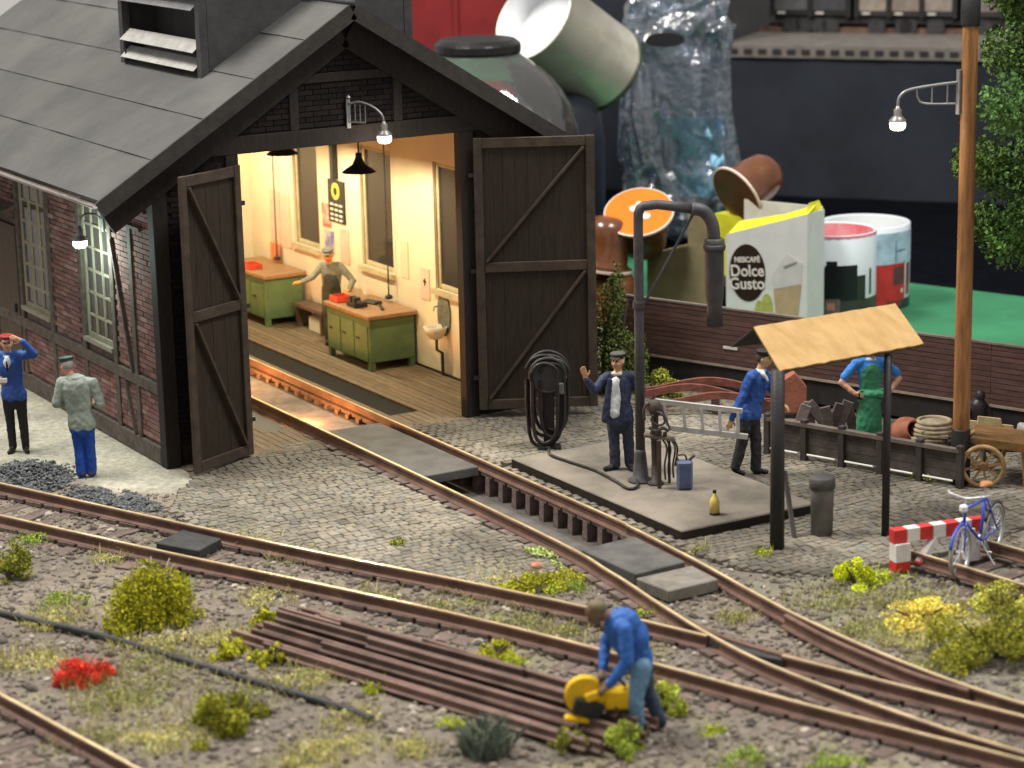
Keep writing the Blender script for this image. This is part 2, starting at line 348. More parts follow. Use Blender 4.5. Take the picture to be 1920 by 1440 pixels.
# ------------------------------------------------------------------ paving
CB_L = [(2.33, .2), (2.33, -6.0), (2.05, -7.6), (1.5, -7.5), (.98, -6.9), (.1, -5.2), (-.75, -3.2), (-.85, -2.0), (-.15, -.95), (.25, -.35), (.3, .2)]
CB_R = [(3.9, .2), (9.6, .2), (11.0, -2.5), (9.9, -8.3), (6.9, -9.15), (4.6, -9.0), (3.98, -8.2), (3.86, -7.0)]
PLAT = [(4.03, -6.9), (6.15, -6.9), (6.15, -2.75), (4.03, -2.75)]
cob_m = MV('cobble_stone', 0.82)
under = struct(MB().prism(CB_L, -.12, -.028).build('yard_bed', M('paving_bed', (0.155, 0.138, 0.108), .95, .4, 6, .5, 40)))
under2 = struct(MB().prism(CB_R, -.12, -.028).build('yard_bed', MATS['paving_bed']))
cells = []
for side, P in (('l', CB_L), ('r', CB_R)):
    xs = [p[0] for p in P]; ys = [p[1] for p in P]
    row = 0; y = min(ys)
    while y < max(ys):
        hgt = .112; x = min(xs) + (row % 2) * .068 + rng.uniform(0, .03)
        while x < max(xs):
            wd = rng.uniform(.115, .155); cx = x + wd / 2; wv = .05 * math.sin(cx * 2.1) + .03 * math.sin(cx * 5.3 + 1)
            cy = y + hgt / 2 + wv
            if in_poly(cx, cy, P) and not in_poly(cx, cy, PLAT): cells.append((side, cx, cy, wd - .011, hgt - .010))
            x += wd
        y += hgt; row += 1
def cob(b, cx, cy, sx, sy, local=False):
    z = rng.uniform(-.005, .007); ox, oy = (0, 0) if local else (cx, cy); a = rng.uniform(-.06, .06); k = .86
    pts = []
    for zz, s_ in ((-.06, 1.0), (z - .007, 1.0), (z + .003, k)):
        for ux, uy in ((-1, -1), (1, -1), (1, 1), (-1, 1)):
            px = ux * sx / 2 * s_ + rng.uniform(-.006, .006); py = uy * sy / 2 * s_ + rng.uniform(-.006, .006)
            pts.append((ox + px * math.cos(a) - py * math.sin(a), oy + px * math.sin(a) + py * math.cos(a), zz + rng.uniform(-.003, .003)))
    b.add(pts, [(0, 1, 5, 4), (1, 2, 6, 5), (2, 3, 7, 6), (3, 0, 4, 7), (4, 5, 9, 8), (5, 6, 10, 9), (6, 7, 11, 10), (7, 4, 8, 11), (8, 9, 10, 11)])
def cobcol(x, y):
    v = rng.uniform(.84, 1.12) * (.88 if x < 3.2 or y > -3.2 else .76) * (1.0 + 0.75 * noise.noise(Vector((x * .6, y * .6, 1.0))) + .35 * noise.noise(Vector((x * 2.3, y * 2.3, 6.0)))); t = rng.random()
    base = (0.215, 0.190, 0.148) if t < .7 else ((0.192, 0.180, 0.152) if t < .9 else (0.16, 0.145, 0.12))
    return (*[c * v for c in base], 1)
cam_xy = Vector((-12.2, -30.45))
cells.sort(key=lambda c: (Vector((c[1], c[2])) - cam_xy).length + (3.0 if c[0] == 'r' else 0))
paving = struct(link('cobbled_yard', None), 'worn grey cobbles around the engine shed')
for c in cells[:300]:
    b = MB(); cob(b, c[1], c[2], c[3], c[4], True); col = cobcol(c[1], c[2])
    b.build('cobble', cob_m, paving, loc=(c[1], c[2], 0), tints=[col] * len(b.f))
b = MB(); tn = []
for c in cells[300:]:
    cob(b, c[1], c[2], c[3], c[4]); col = cobcol(c[1], c[2]); tn += [col] * (len(b.f) - len(tn))
o = b.build('cobbles', cob_m, paving, tints=tn); o['kind'] = 'stuff'
# timber and concrete service platform
platform = MB().bx(4.03, 6.15, -6.90, -2.75, -.1, .12).build('platform', [M('platform_slab', (0.225, 0.196, 0.158), .85, .3, 1.1, .2, 40, col2=(0.105, 0.092, 0.075), detail=8)], bevel=.015)
platform['label'] = 'low grey concrete service platform beside the pit track'; platform['kind'] = 'structure'
MB().bx(4.015, 4.029, -6.91, -2.75, -.09, .108).build('edge_board', dark_wood, platform); MB().bx(4.015, 6.15, -6.926, -6.911, -.09, .108).build('edge_board', dark_wood, platform)
MB().bx(3.95, 6.15, -2.70, -2.55, -.05, .05).build('kerb', MATS['kerb_timber'], platform)

# ------------------------------------------------------------------ loose ballast stones
ico = [( -.525731, 0, .850651), (.525731, 0, .850651), (-.525731, 0, -.850651), (.525731, 0, -.850651), (0, .850651, .525731), (0, .850651, -.525731), (0, -.850651, .525731), (0, -.850651, -.525731), (.850651, .525731, 0), (-.850651, .525731, 0), (.850651, -.525731, 0), (-.850651, -.525731, 0)]
icf = [(0, 4, 1), (0, 9, 4), (9, 5, 4), (4, 5, 8), (4, 8, 1), (8, 10, 1), (8, 3, 10), (5, 3, 8), (5, 2, 3), (2, 7, 3), (7, 10, 3), (7, 6, 10), (7, 11, 6), (11, 0, 6), (0, 1, 6), (6, 1, 10), (9, 0, 11), (9, 11, 2), (9, 2, 5), (7, 2, 11)]
ICO = np.array(ico); ICF = np.array(icf)
JIT = 1 + np.random.RandomState(3).uniform(-.24, .24, (64, 12, 1))
def stones(name, label, gen, colf, mt):
    V = []; F = []; T = []; k = 0
    for (x, y, z, s) in gen:
        sc = np.array([rng.uniform(.6, 1.3), rng.uniform(.6, 1.3), rng.uniform(.45, .9)]) * s
        a = rng.uniform(0, 6.28); ca, sa = math.cos(a), math.sin(a)
        p = ICO * sc * JIT[rng.randrange(64)]
        p = np.stack([p[:, 0] * ca - p[:, 1] * sa + x, p[:, 0] * sa + p[:, 1] * ca + y, p[:, 2] + z], 1)
        V.append(p); F.append(ICF + k); k += 12; T += [colf(x, y)] * 20
    V = np.concatenate(V); F = np.concatenate(F)
    me = bpy.data.meshes.new(name); me.from_pydata(V.tolist(), [], F.tolist()); me.update(); me.materials.append(mt)
    at = me.attributes.new('tint', 'FLOAT_COLOR', 'FACE'); at.data.foreach_set('color', np.asarray(T, dtype=np.float32).ravel())
    o = link(name, me); o['kind'] = 'stuff'; o['label'] = label; return o
def bare(x, y):
    if in_poly(x, y, CB_L) or in_poly(x, y, CB_R) or in_poly(x, y, SAND): return False
    if 2.45 < x < 3.8 and y > -6.8: return False
    if -.1 < x < 6.3 and y > -.3: return False
    return True
def gen_bal():
    out = []
    for _ in range(72000):
        x = rng.uniform(-7.5, 8.5); y = rng.uniform(-16.5, 2.5)
        if not bare(x, y): continue
        # keep to what the photographer sees
        dx, dy = x + 12.2, y + 30.45; u = dx * .862 - dy * .506; v = dx * .506 + dy * .862
        if abs(u) > v * .235 or v < 19: continue
        n = noise.noise(Vector((x * .7, y * .7, 5.0)))
        if rng.random() > .66 + .6 * n: continue
        s = rng.choice((.012, .014, .016, .018, .021, .024, .028, .034, .045)) * rng.uniform(.8, 1.35)
        if y > -1 and x < 0: s *= .7
        out.append((x, y, gz(x, y) + s * .25, s))
    return out
def balcol(x, y):
    v = rng.uniform(.6, 1.25); t = rng.random()
    c = (0.198, 0.166, 0.135) if t < .6 else ((0.122, 0.104, 0.088) if t < .90 else (0.33, 0.29, 0.24))
    return (*[q * v for q in c], 1)
stones('ballast_stones', 'loose grey brown ballast around the tracks', gen_bal(), balcol, MV('ballast_stone', .9))
def gen_coal():
    out = []
    for cx, cy, rx, ry, h, n in ((-1.75, .85, .55, .75, .17, 2200), (-1.42, -.62, .28, .42, .11, 900), (-1.03, -1.30, .22, .45, .10, 900)):
        for _ in range(n):
            a = rng.uniform(0, 6.28); r = math.sqrt(rng.random()); kk = (1 + .45 * noise.noise(Vector((math.cos(a) * 1.3, math.sin(a) * 1.3, cx)))) * (1.35 if rng.random() < .12 else 1); x = cx + r * kk * rx * math.cos(a); y = cy + r * kk * ry * math.sin(a)
            out.append((x, y, -.03 + h * (1 - r * r) * rng.uniform(.3, 1), rng.uniform(.014, .036)))
    return out
def coalc(x, y):
    v = rng.uniform(.6, 1.5); return (.10 * v, .105 * v, .108 * v, 1)
stones('coal_heap', 'heaps of dark slaty gravel at the edge of the sandy path', gen_coal(), coalc, MV('ballast_stone'))
# ================================================================== ENGINE SHED
shed = thing('engine_shed', 'timber framed brick engine shed with grey felt roof and open doors', 'building')
brick_m = MV('brick', .85)
mortar = M('mortar', (0.15, 0.115, 0.10), .95, .35, 10, .3, 50)
plaster = M('cream_plaster', (0.67, 0.59, 0.39), .9, .12, .9, .08, 30, col2=(0.63, 0.49, 0.36))
WIN_L = [(1.85, 2.92), (4.50, 5.70), (7.2, 8.3)]
WIN_R = [(1.70, 2.90), (4.35, 5.50), (7.15, 8.17)]
ZW0, ZW1 = 1.40, 3.48
def wall_pieces(wins, y0, y1, z0, z1):
    """(y0,y1,z0,z1) boxes of a wall around its window openings"""
    out = []; y = y0
    for a, b_ in wins: out += [(y, a, z0, z1), (a, b_, z0, ZW0), (a, b_, ZW1, z1)]; y = b_
    out.append((y, y1, z0, z1)); return out
b = MB()
for a, c_, z0, z1 in wall_pieces(WIN_L, 0.03, 10.2, -.05, 4.40): b.bx(.03, .10, a, c_, z0, z1)
b.build('wall', mortar, shed)
b = MB()
for a, c_, z0, z1 in wall_pieces(WIN_L, .15, 10.1, -.04, 4.40): b.bx(.102, .15, a, c_, z0, z1)
for a, c_, z0, z1 in wall_pieces(WIN_R, .15, 10.1, -.04, 4.40): b.bx(5.97, 6.02, a, c_, z0, z1)
b.bx(.15, 5.97, 10.05, 10.1, -.04, 5.2)
b.build('inner_wall', plaster, shed)
b = MB()
for a, c_, z0, z1 in wall_pieces(WIN_R, .03, 10.2, -.05, 4.40): b.bx(6.022, 6.10, a, c_, z0, z1)
b.bx(.0, 6.1, 10.102, 10.2, -.05, 4.4)
b.build('wall', mortar, shed)
# front gable core: two side panels and the triangle above the doors
AX, AZ, SL = 3.03, 6.34, 0.6154
def rz_(x): return AZ - SL * abs(x - AX)
b = MB(); b.bx(.04, 1.12, .03, .14, -.05, 4.35); b.bx(5.05, 6.06, .03, .14, -.05, 4.35)
b.add([(.04, .03, 4.35), (6.06, .03, 4.35), (6.06, .03, rz_(6.06) - .1), (AX, .03, AZ - .1), (.04, .03, rz_(.04) - .1), (.04, .14, 4.35), (6.06, .14, 4.35), (6.06, .14, rz_(6.06) - .1), (AX, .14, AZ - .1), (.04, .14, rz_(.04) - .1)],
      [(0, 1, 2, 3, 4), (9, 8, 7, 6, 5), (0, 5, 6, 1), (1, 6, 7, 2), (2, 7, 8, 3), (3, 8, 9, 4), (4, 9, 5, 0)])
b.build('gable_wall', M('gable_mortar_shade', (.022, .016, .014), .95, .35, 10, .3, 50), shed)  # mortar colour darkened to hold the shade of the roof overhang
# ---- bricks
BW, BH = .25, .077
def brickcol():
    v = rng.uniform(.62, 1.3); t = rng.random()
    c = (0.205, 0.108, 0.094) if t < .55 else ((0.170, 0.096, 0.088) if t < .85 else (0.235, 0.15, 0.13))
    return (*[q * v for q in c], 1)
single = []; many = MB(); mt_ = []
def brick_rows(a0, a1, z0, z1, skip):
    row = int(z0 / BH) + 1
    while (row + 1) * BH < z1:
        z = row * BH; a = math.floor(a0 / BW) * BW + (row % 2) * BW / 2
        while a < a1:
            s_, e_ = max(a, a0) + .006, min(a + BW, a1) - .006
            if e_ - s_ > .05 and not skip(s_, e_, z, z + BH): yield s_, e_, z + .006, z + BH - .006
            a += BW
        row += 1
def skip_l(s_, e_, z, z2):
    return any(e_ > a - .1 and s_ < c_ + .1 and z2 > ZW0 - .12 and z < ZW1 + .1 for a, c_ in WIN_L) or (s_ > 5.9 and e_ < 6.95 and z < 2.7) or (z2 > 1.02 and z < 1.19)
for s_, e_, z, z2 in brick_rows(.2, 9.9, .26, 4.12, skip_l):
    p = rng.uniform(-.004, .006)
    if e_ < 1.72 and z < 3.1 and len(single) < 300: single.append((s_, e_, z, z2, p))
    else: many.bx(.004 - p, .034, s_, e_, z, z2); mt_ += [brickcol()] * 6
for s_, e_, z, z2, p in single:
    d = MB(); d.box((0, 0, 0), (.03 + p, e_ - s_, z2 - z)); d.build('brick', brick_m, shed, loc=(.019 - p / 2, (s_ + e_) / 2, (z + z2) / 2), tints=[brickcol()] * 6)
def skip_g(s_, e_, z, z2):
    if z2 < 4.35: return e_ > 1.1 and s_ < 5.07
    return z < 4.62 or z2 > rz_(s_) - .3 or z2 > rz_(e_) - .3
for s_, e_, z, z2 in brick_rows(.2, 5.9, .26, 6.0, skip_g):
    p = rng.uniform(-.004, .006); many.bx(s_, e_, .004 - p, .034, z, z2); c_ = brickcol(); mt_ += [(c_[0] * .055, c_[1] * .065, c_[2] * .07, 1)] * 6  # gable bricks tinted down for the shade under the overhang
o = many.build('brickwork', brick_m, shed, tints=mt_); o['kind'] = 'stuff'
# ---- timber frame
frame_m = M('frame_timber', (0.098, 0.078, 0.063), .8, .4, 4, .3, 40, stretch=(2, 2, 2))
def beam(x0, x1, y0, y1, z0, z1, nm='beam', mt=None): return MB().bx(x0, x1, y0, y1, z0, z1).build(nm, mt or frame_m, shed, bevel=.008)
beam(-.030, .035, .20, 10.0, .0, .255, 'sill_beam'); beam(-.028, .035, .185, 10.0, 1.02, 1.185); beam(-.028, .035, .185, 10.0, 4.13, 4.38)
for y0, y1 in ((.90, 1.03), (1.68, 1.82), (2.95, 3.08), (4.34, 4.47), (5.73, 5.86), (7.02, 7.16), (8.34, 8.47)): beam(-.024, .034, y0, y1, .256, 4.13, 'post')
beam(-.032, .19, -.032, .183, -.02, 4.45, 'corner_post', dark_wood); beam(5.92, 6.13, -.03, .18, -.02, 4.45, 'corner_post', dark_wood)
MB().bar((-.002, 1.66, 3.05), (-.002, 1.08, 1.19), .045, .10, (1, 0, 0)).build('brace', frame_m, shed)
MB().bar((-.002, 1.40, 1.0), (-.002, 1.12, .27), .045, .09, (1, 0, 0)).build('brace', frame_m, shed)
MB().bar((-.004, .5, 3.35), (-.004, 1.66, 3.35), .045, .09, (1, 0, 0)).build('brace', frame_m, shed)
MB().bar((-.004, .3, 3.62), (-.004, 1.66, 3.62), .045, .09, (1, 0, 0)).build('brace', frame_m, shed)
beam(1.10, 1.29, -.03, .16, -.02, 4.35, 'door_post', dark_wood); beam(4.85, 5.07, -.03, .16, -.02, 4.35, 'door_post', dark_wood)
beam(.19, 5.92, -.034, .16, 4.351, 4.60, 'lintel', dark_wood)
for x in (2.12, 3.78): beam(x, x + .14, -.022, .03, 4.601, rz_(x) - .45, 'post', dark_wood)
beam(1.6, 4.5, -.018, .03, 5.25, 5.38, 'collar_beam', dark_wood)
for sg in (-1, 1):
    MB().bar((AX + sg * .06, -.02, AZ - .40), (AX + sg * 3.75, -.02, rz_(AX + sg * 3.75) - .40), .05, .46, (0, 0, 1)).build('rafter_shade', dark_wood, shed)  # dark rake timber, made wide to take in the overhang's shadow
# ---- windows
frame_l = M('window_cream', (0.25, 0.225, 0.165), .6, .2, 6, .1, 40); win_in = M('window_frame_inner', (0.42, 0.36, 0.22), .7, .2, 6, .1, 40)
pane_m = glass('window_glass', (0.035, 0.032, 0.03), .10, .86)
def window(side, y0, y1, cols, rows, mt):
    x = .045 if side == 'l' else 6.06; f = MB()
    f.bx(x - .03, x + .03, y0 - .0, y0 + .07, ZW0, ZW1); f.bx(x - .03, x + .03, y1 - .07, y1, ZW0, ZW1)
    f.bx(x - .03, x + .03, y0 + .071, y1 - .071, ZW0, ZW0 + .08); f.bx(x - .03, x + .03, y0 + .071, y1 - .071, ZW1 - .08, ZW1)
    fr = f.build('window', mt, shed, bevel=.006)
    for i in range(1, cols):
        yy = y0 + (y1 - y0) * i / cols; MB().bx(x - .025, x + .025, yy - .022, yy + .022, ZW0 + .081, ZW1 - .081).build('glazing_bar', mt, fr)
    for j in range(1, rows):
        zz = ZW0 + (ZW1 - ZW0) * j / rows; MB().bx(x - .022, x + .022, y0 + .071, y1 - .071, zz - .018, zz + .018).build('glazing_bar', mt, fr)
    for i in range(cols):
        for j in range(rows):
            ya, yb = y0 + (y1 - y0) * i / cols, y0 + (y1 - y0) * (i + 1) / cols; za, zb = ZW0 + (ZW1 - ZW0) * j / rows, ZW0 + (ZW1 - ZW0) * (j + 1) / rows
            MB().bx(x - .003, x + .003, ya + .03, yb - .03, za + .025, zb - .025).build('pane', pane_m, fr)
    if side == 'l': MB().bx(-.06, .044, y0 - .04, y1 + .04, ZW0 - .06, ZW0 - .001).build('sill', mt, fr)
    else: MB().bx(5.90, 6.03, y0 - .05, y1 + .05, ZW0 - .08, ZW0 - .001).build('sill', mt, fr)
for a, c_ in WIN_L: window('l', a, c_, 3, 6, frame_l)
for a, c_ in WIN_R: window('r', a, c_, 1, 1, win_in)
# side door with its canopy board
d = MB().bx(-.02, .03, 5.92, 6.93, .26, 2.65).build('side_door', M('side_door', (0.085, 0.055, 0.035), .7, .3, 6, .3, 40, stretch=(5, 5, 1)), shed); MB().box((-.04, 6.05, 1.3), (.05, .04, .14)).build('handle', black_metal, d)
MB().bar((-.02, 6.4, 3.0), (-.55, 6.4, 2.80), 1.3, .06).build('door_canopy', frame_m, shed)
# ---- roof: overlapping felt sheets
felt = M('roof_felt', (0.084, 0.083, 0.079), .8, .3, .7, .12, 25, col2=(0.054, 0.054, 0.053), rnd=.05, detail=7)
roof = MB(); XE = 3.90; NX = math.hypot(1, SL)
for sg in (-1, 1):
    e = Vector((AX + sg * XE, 0, AZ - SL * XE)); a = Vector((AX, 0, AZ)); nrm = Vector((sg * SL, 0, 1)).normalized()
    p = [e - nrm * .07, a - Vector((0, 0, .08)), a - Vector((0, 0, .02)), e - nrm * .012]
    roof.add([q + Vector((0, -.24, 0)) for q in p] + [q + Vector((0, 11, 0)) for q in p], [(0, 1, 2, 3), (7, 6, 5, 4), (0, 4, 5, 1), (1, 5, 6, 2), (2, 6, 7, 3), (3, 7, 4, 0)])
roof = roof.build('roof', M('roof_boards', (0.05, 0.045, 0.04), .85, .3, 6, .2, 30), shed)
for sg in (-1, 1):
    e = Vector((AX + sg * XE, 0, AZ - SL * XE)); dv = Vector((-sg, 0, SL)).normalized(); nrm = Vector((sg * SL, 0, 1)).normalized(); Lt = XE * NX; s0 = -.02; k = 0
    while s0 < Lt - .02:
        s1 = min(s0 + .945, Lt); ys = [-.29, 11.02]
        for ya, yb in zip(ys, ys[1:]):
            b = MB(); nu, nv = 4, 26; grid = []
            for top in (0, 1):
                for i in range(nu + 1):
                    for j in range(nv + 1):
                        s_ = s0 + (s1 + .03 - s0) * i / nu; y = ya + (yb - ya + .02) * j / nv
                        lift = .012 + .016 * (1 - i / nu) + (.005 * (1 - j / nv) if ya > -.2 else 0) + .011 * noise.noise(Vector((s_ * 2.2, y * 1.1, k * 3.0 + sg)))
                        q = e + dv * s_ + nrm * (lift if top else lift - .010); b.v.append((q.x, y, q.z))
            W = (nu + 1) * (nv + 1)
            for i in range(nu):
                for j in range(nv):
                    q = [i * (nv + 1) + j, (i + 1) * (nv + 1) + j, (i + 1) * (nv + 1) + j + 1, i * (nv + 1) + j + 1]; b.f.append([W + t for t in q]); b.f.append(q[::-1]); b.m += [0, 0]
            rim = [i * (nv + 1) for i in range(nu + 1)] + [nu * (nv + 1) + j for j in range(1, nv + 1)] + [i * (nv + 1) + nv for i in range(nu - 1, -1, -1)] + [j for j in range(nv - 1, 0, -1)]
            for i in range(len(rim)): a_, c_ = rim[i], rim[(i + 1) % len(rim)]; b.f.append([a_, c_, W + c_, W + a_]); b.m.append(0)
            b.build('roof_sheet', felt, roof)
        s0 += .93; k += 1
    MB().bar((AX + sg * .01, -.315, AZ - .10), (AX + sg * (XE + .03), -.315, AZ - .10 - SL * (XE + .02)), .04, .22).build('barge_board', M('barge_board', (0.036, 0.033, 0.030), .75, .3, 6, .2, 40), roof)
MB().tube([(AX, -.30, AZ + .03), (AX, 11, AZ + .03)], .055, 10).build('ridge_cap', felt, roof, smooth=True)
gut = MB(); prof = [(.055 * math.cos(t), .055 * math.sin(t)) for t in [math.pi + math.pi * i / 8 for i in range(9)]] + [(.045 * math.cos(t), .045 * math.sin(t)) for t in [2 * math.pi - math.pi * i / 8 for i in range(9)]]
gut.sweep([(AX - XE - .05, y, AZ - SL * XE - .06) for y in (-.22, 3, 6, 11)], prof); gut.build('gutter', M('gutter_zinc', (0.36, 0.32, 0.30), .45, .3, 3, 0, metal=.5), roof)
# ---- ridge ventilator
cw = MB(); cowl_m = M('cowl_paint', (0.048, 0.046, 0.046), .7, .25, 4, .15, 30); zc = 5.30; ztop = 6.85
cw.bx(1.31, 1.43, 1.15, 1.30, zc, ztop); cw.bx(1.31, 1.43, 4.10, 4.25, zc, ztop)
cw.bx(1.44, 4.62, 1.16, 1.22, zc + .1, ztop + .3); cw.bx(1.44, 4.62, 4.18, 4.24, zc + .1, ztop + .3)
cw.bx(4.62, 4.75, 1.15, 4.25, zc, ztop); cw.bx(1.9, 2.0, 1.23, 4.17, zc + .2, ztop)
cw = cw.build('ridge_ventilator', cowl_m, shed)
slat_m = M('louvre_slat', (0.33, 0.32, 0.30), .7, .2, 5, .1, 30)
for k, z in enumerate((5.48, 5.74, 6.34, 6.58)):
    MB().bar((1.34, 1.301, z), (1.34, 4.099, z), .012, .24, (.75, 0, .66)).build('louvre', slat_m if k < 2 else M('louvre_grey', (0.17, 0.165, 0.17), .7, .2, 5, .1, 30), cw)
b = MB(); b.add([(1.1, .95, ztop), (1.1, 4.45, ztop), (3.03, 4.45, ztop + .9), (3.03, .95, ztop + .9), (4.96, .95, ztop), (4.96, 4.45, ztop)], [(0, 1, 2, 3), (3, 2, 5, 4)]); b.build('ventilator_roof', felt, cw)

# ---- door leaves
def leaf(label, hx, hy, ex, ey, z0, z1, mirror):
    d = Vector((ex - hx, ey - hy, 0)); Lf = d.length; an = math.atan2(d.y, d.x)
    root = link('door_leaf', None, shed, (hx, hy, 0), an); root['label'] = label
    s = -1 if mirror else 1   # which side the braces are on (local y)
    n = 9
    for i in range(n):
        x0 = .04 + (Lf - .08) * i / n; MB().bx(x0 + .001, x0 + (Lf - .08) / n - .001, -.018 + .003 * (i % 2), .018 - .003 * (i % 2), z0 + .04, z1 - .04).build('plank', door_wood, root)
    f = lambda p, q, w_, h_, up_: MB().bar(p, q, w_, h_, up_).build('brace', brace_wood, root, bevel=.006)
    y = .042 * s
    for x in (.065, Lf - .065): MB().bx(x - .065, x + .065, min(.0185 * s, .07 * s), max(.0185 * s, .07 * s), z0, z1).build('stile', brace_wood, root, bevel=.008)
    zm = (z0 + z1) / 2 + .12
    for z in (z0 + .08, zm, z1 - .08): MB().bx(.132, Lf - .132, min(.0185 * s, .066 * s), max(.0185 * s, .066 * s), z - .075, z + .075).build('rail', brace_wood, root, bevel=.008)
    dx0, dx1 = .16, Lf - .16
    for za, zb in ((z0 + .17, zm - .09), (zm + .09, z1 - .17)):
        if False: f((dx0, y, zb), (dx1, y, za), .042, .12, (0, 1, 0))
        else: f((dx0, y, za), (dx1, y, zb), .042, .12, (0, 1, 0))
    for z in (z0 + .5, zm - .05, z1 - .55): MB().box((-.01, 0, z), (.14, .11, .06)).build('hinge', black_metal, root)
    return root
leaf('left door leaf swung wide open towards the viewer', 1.24, -.07, .10, -.62, .04, 4.22, False)
leaf('right door leaf swung back flat beside the doorway', 5.03, -.09, 6.62, -.92, .13, 4.26, True)

# ---- floor of the shed
plank_m = M('floor_plank', (0.175, 0.128, 0.080), .75, .35, 4, .3, 30, rnd=.18, stretch=(8, 1, 1))
floor = struct(link('shed_floor', None), 'plank floor of the engine shed')
def planks(x0, x1, y0, y1, wd):
    x = x0
    while x < x1 - .03:
        e = min(x + wd, x1); y = y0
        while y < y1:
            L = rng.uniform(2.4, 4.0); y2 = min(y + L, y1)
            if y1 - y2 < .6: y2 = y1
            MB().bx(x + .006, e - .006, y + .003, y2 - .003, -.05, rng.uniform(-.002, .003)).build('plank', plank_m, floor); y = y2
        x = e
planks(3.85, 3.97, -.05, 10.0, .12); planks(4.46, 5.97, -.05, 10.0, .125); planks(3.97, 4.46, -.05, .82, .125); planks(.16, 2.38, -.3, 1.0, .125); planks(.16, 2.0, 1.0, 10.0, .125)
MB().bx(3.975, 4.455, .83, 10.0, -.05, -.036).build('drain_slot', M('slot_dark', (.006, .006, .007), .9, .2, 4), floor)
MB().bx(2.02, 2.37, 1.01, 10, -.05, -.02).build('drain_slot', black_metal, floor)
MB().bx(5.93, 5.969, .16, 10.0, .004, .03).build('skirting', dark_wood, floor)
# ================================================================== INSIDE THE SHED
green_m = M('bench_green', (0.115, 0.185, 0.075), .6, .25, 3, .1, 30, col2=(0.085, 0.135, 0.06))
top_m = M('bench_top', (0.30, 0.17, 0.085), .65, .35, 5, .2, 30, stretch=(1, 6, 1))
red_m = M('red_tray', (0.62, 0.07, 0.035), .5, .2, 8); paper = M('paper', (0.72, 0.66, 0.55), .9, .1, 4)
def workbench(label, x0, x1, y0, y1):
    t = thing('workbench', label, 'workbench', ((x0 + x1) / 2, (y0 + y1) / 2, 0), group='green workbenches'); w_, l_ = x1 - x0, y1 - y0
    MB().box((0, 0, .50), (w_ - .08, l_ - .10, .72)).build('cabinet', green_m, t, bevel=.012)
    MB().box((0, 0, .905), (w_, l_, .07)).build('worktop', top_m, t, bevel=.01)
    for sx in (-1, 1):
        for sy in (-1, 1): MB().box((sx * (w_ / 2 - .09), sy * (l_ / 2 - .1), .07), (.09, .09, .14)).build('leg', green_m, t)
    for k in (-1, 0, 1):
        d = MB().box((-w_ / 2 + .03, k * l_ * .3, .46), (.02, l_ * .27, .58)).build('cupboard_door', green_m, t, bevel=.006); MB().box((-w_ / 2 + .01, k * l_ * .3 + .1, .52), (.02, .10, .03)).build('handle', black_metal, d)
    return t
workbench('green workbench with vice and tools nearest the doors', 5.02, 5.94, 3.50, 5.16)
workbench('green workbench behind the workman deep in the shed', 5.10, 5.94, 7.70, 9.60)
lb = thing('low_bench', 'low dark plank bench against the wall behind the workman', 'bench', (5.76, 7.02, 0))
MB().box((0, 0, .41), (.34, 1.15, .06)).build('seat', M('dark_plank', (0.12, 0.075, 0.05), .7, .3, 6, .2, 30), lb)
for y in (-.48, .48): MB().box((0, y, .19), (.28, .07, .38)).build('leg', MATS['dark_plank'], lb)
tag(MB().box((5.78, 6.85, .13), (.24, .5, .25)).build('storage_box', paper, bevel=.01), 'white box pushed under the low bench in the shed', 'box')
def tray(label, x, y, z, sx, sy):
    b = MB(); h = .10; b.bx(-sx / 2, sx / 2, -sy / 2, sy / 2, 0, .012)
    for s in (-1, 1): b.bx(s * sx / 2 - .008, s * sx / 2 + .008, -sy / 2, sy / 2, .012, h); b.bx(-sx / 2 + .009, sx / 2 - .009, s * sy / 2 - .008, s * sy / 2 + .008, .012, h)
    return tag(b.build('tray', red_m, loc=(x, y, z)), label, 'tray', 'red parts trays')
tray('red parts tray in front of the workman', 5.24, 4.93, .942, .26, .30); tray('red parts tray on the far green workbench', 5.27, 8.55, .942, .24, .3)
o = MB().box((5.90, 8.9, 1.12), (.03, .34, .34)).build('tin_plate', M('orange_tin', (0.7, 0.22, 0.08), .6, .2, 5)); tag(o, 'orange square plate leaning on the wall over the far workbench', 'plate')
v = thing('bench_vice', 'dark iron vice on the near green workbench', 'vice', (5.27, 4.38, .94))
MB().box((0, 0, .04), (.24, .30, .08)).build('base', black_metal, v); MB().box((-.05, -.08, .12), (.12, .08, .10)).build('jaw', black_metal, v); MB().box((-.05, .06, .12), (.12, .08, .10)).build('jaw', black_metal, v)
MB().tube([(-.05, -.24, .10), (-.05, .12, .10)], .022, 8).build('screw', dark_steel, v); MB().tube([(-.12, -.23, .10), (.02, -.23, .10)], .01, 6).build('handle', dark_steel, v)
fl = thing('file', 'dark flat file lying across the near workbench', 'file', (5.52, 3.98, .945), R_(70)); MB().box((0, 0, .012), (.36, .05, .022)).build('blade', black_metal, fl); MB().tube([(.18, 0, .013), (.30, 0, .013)], .018, 8).build('handle', dark_wood, fl)
tag(MB().box((5.58, 4.45, .965), (.18, .34, .045), rz=.3).build('tool_roll', black_metal, bevel=.015), 'black tool bundle behind the vice on the near bench', 'tools')
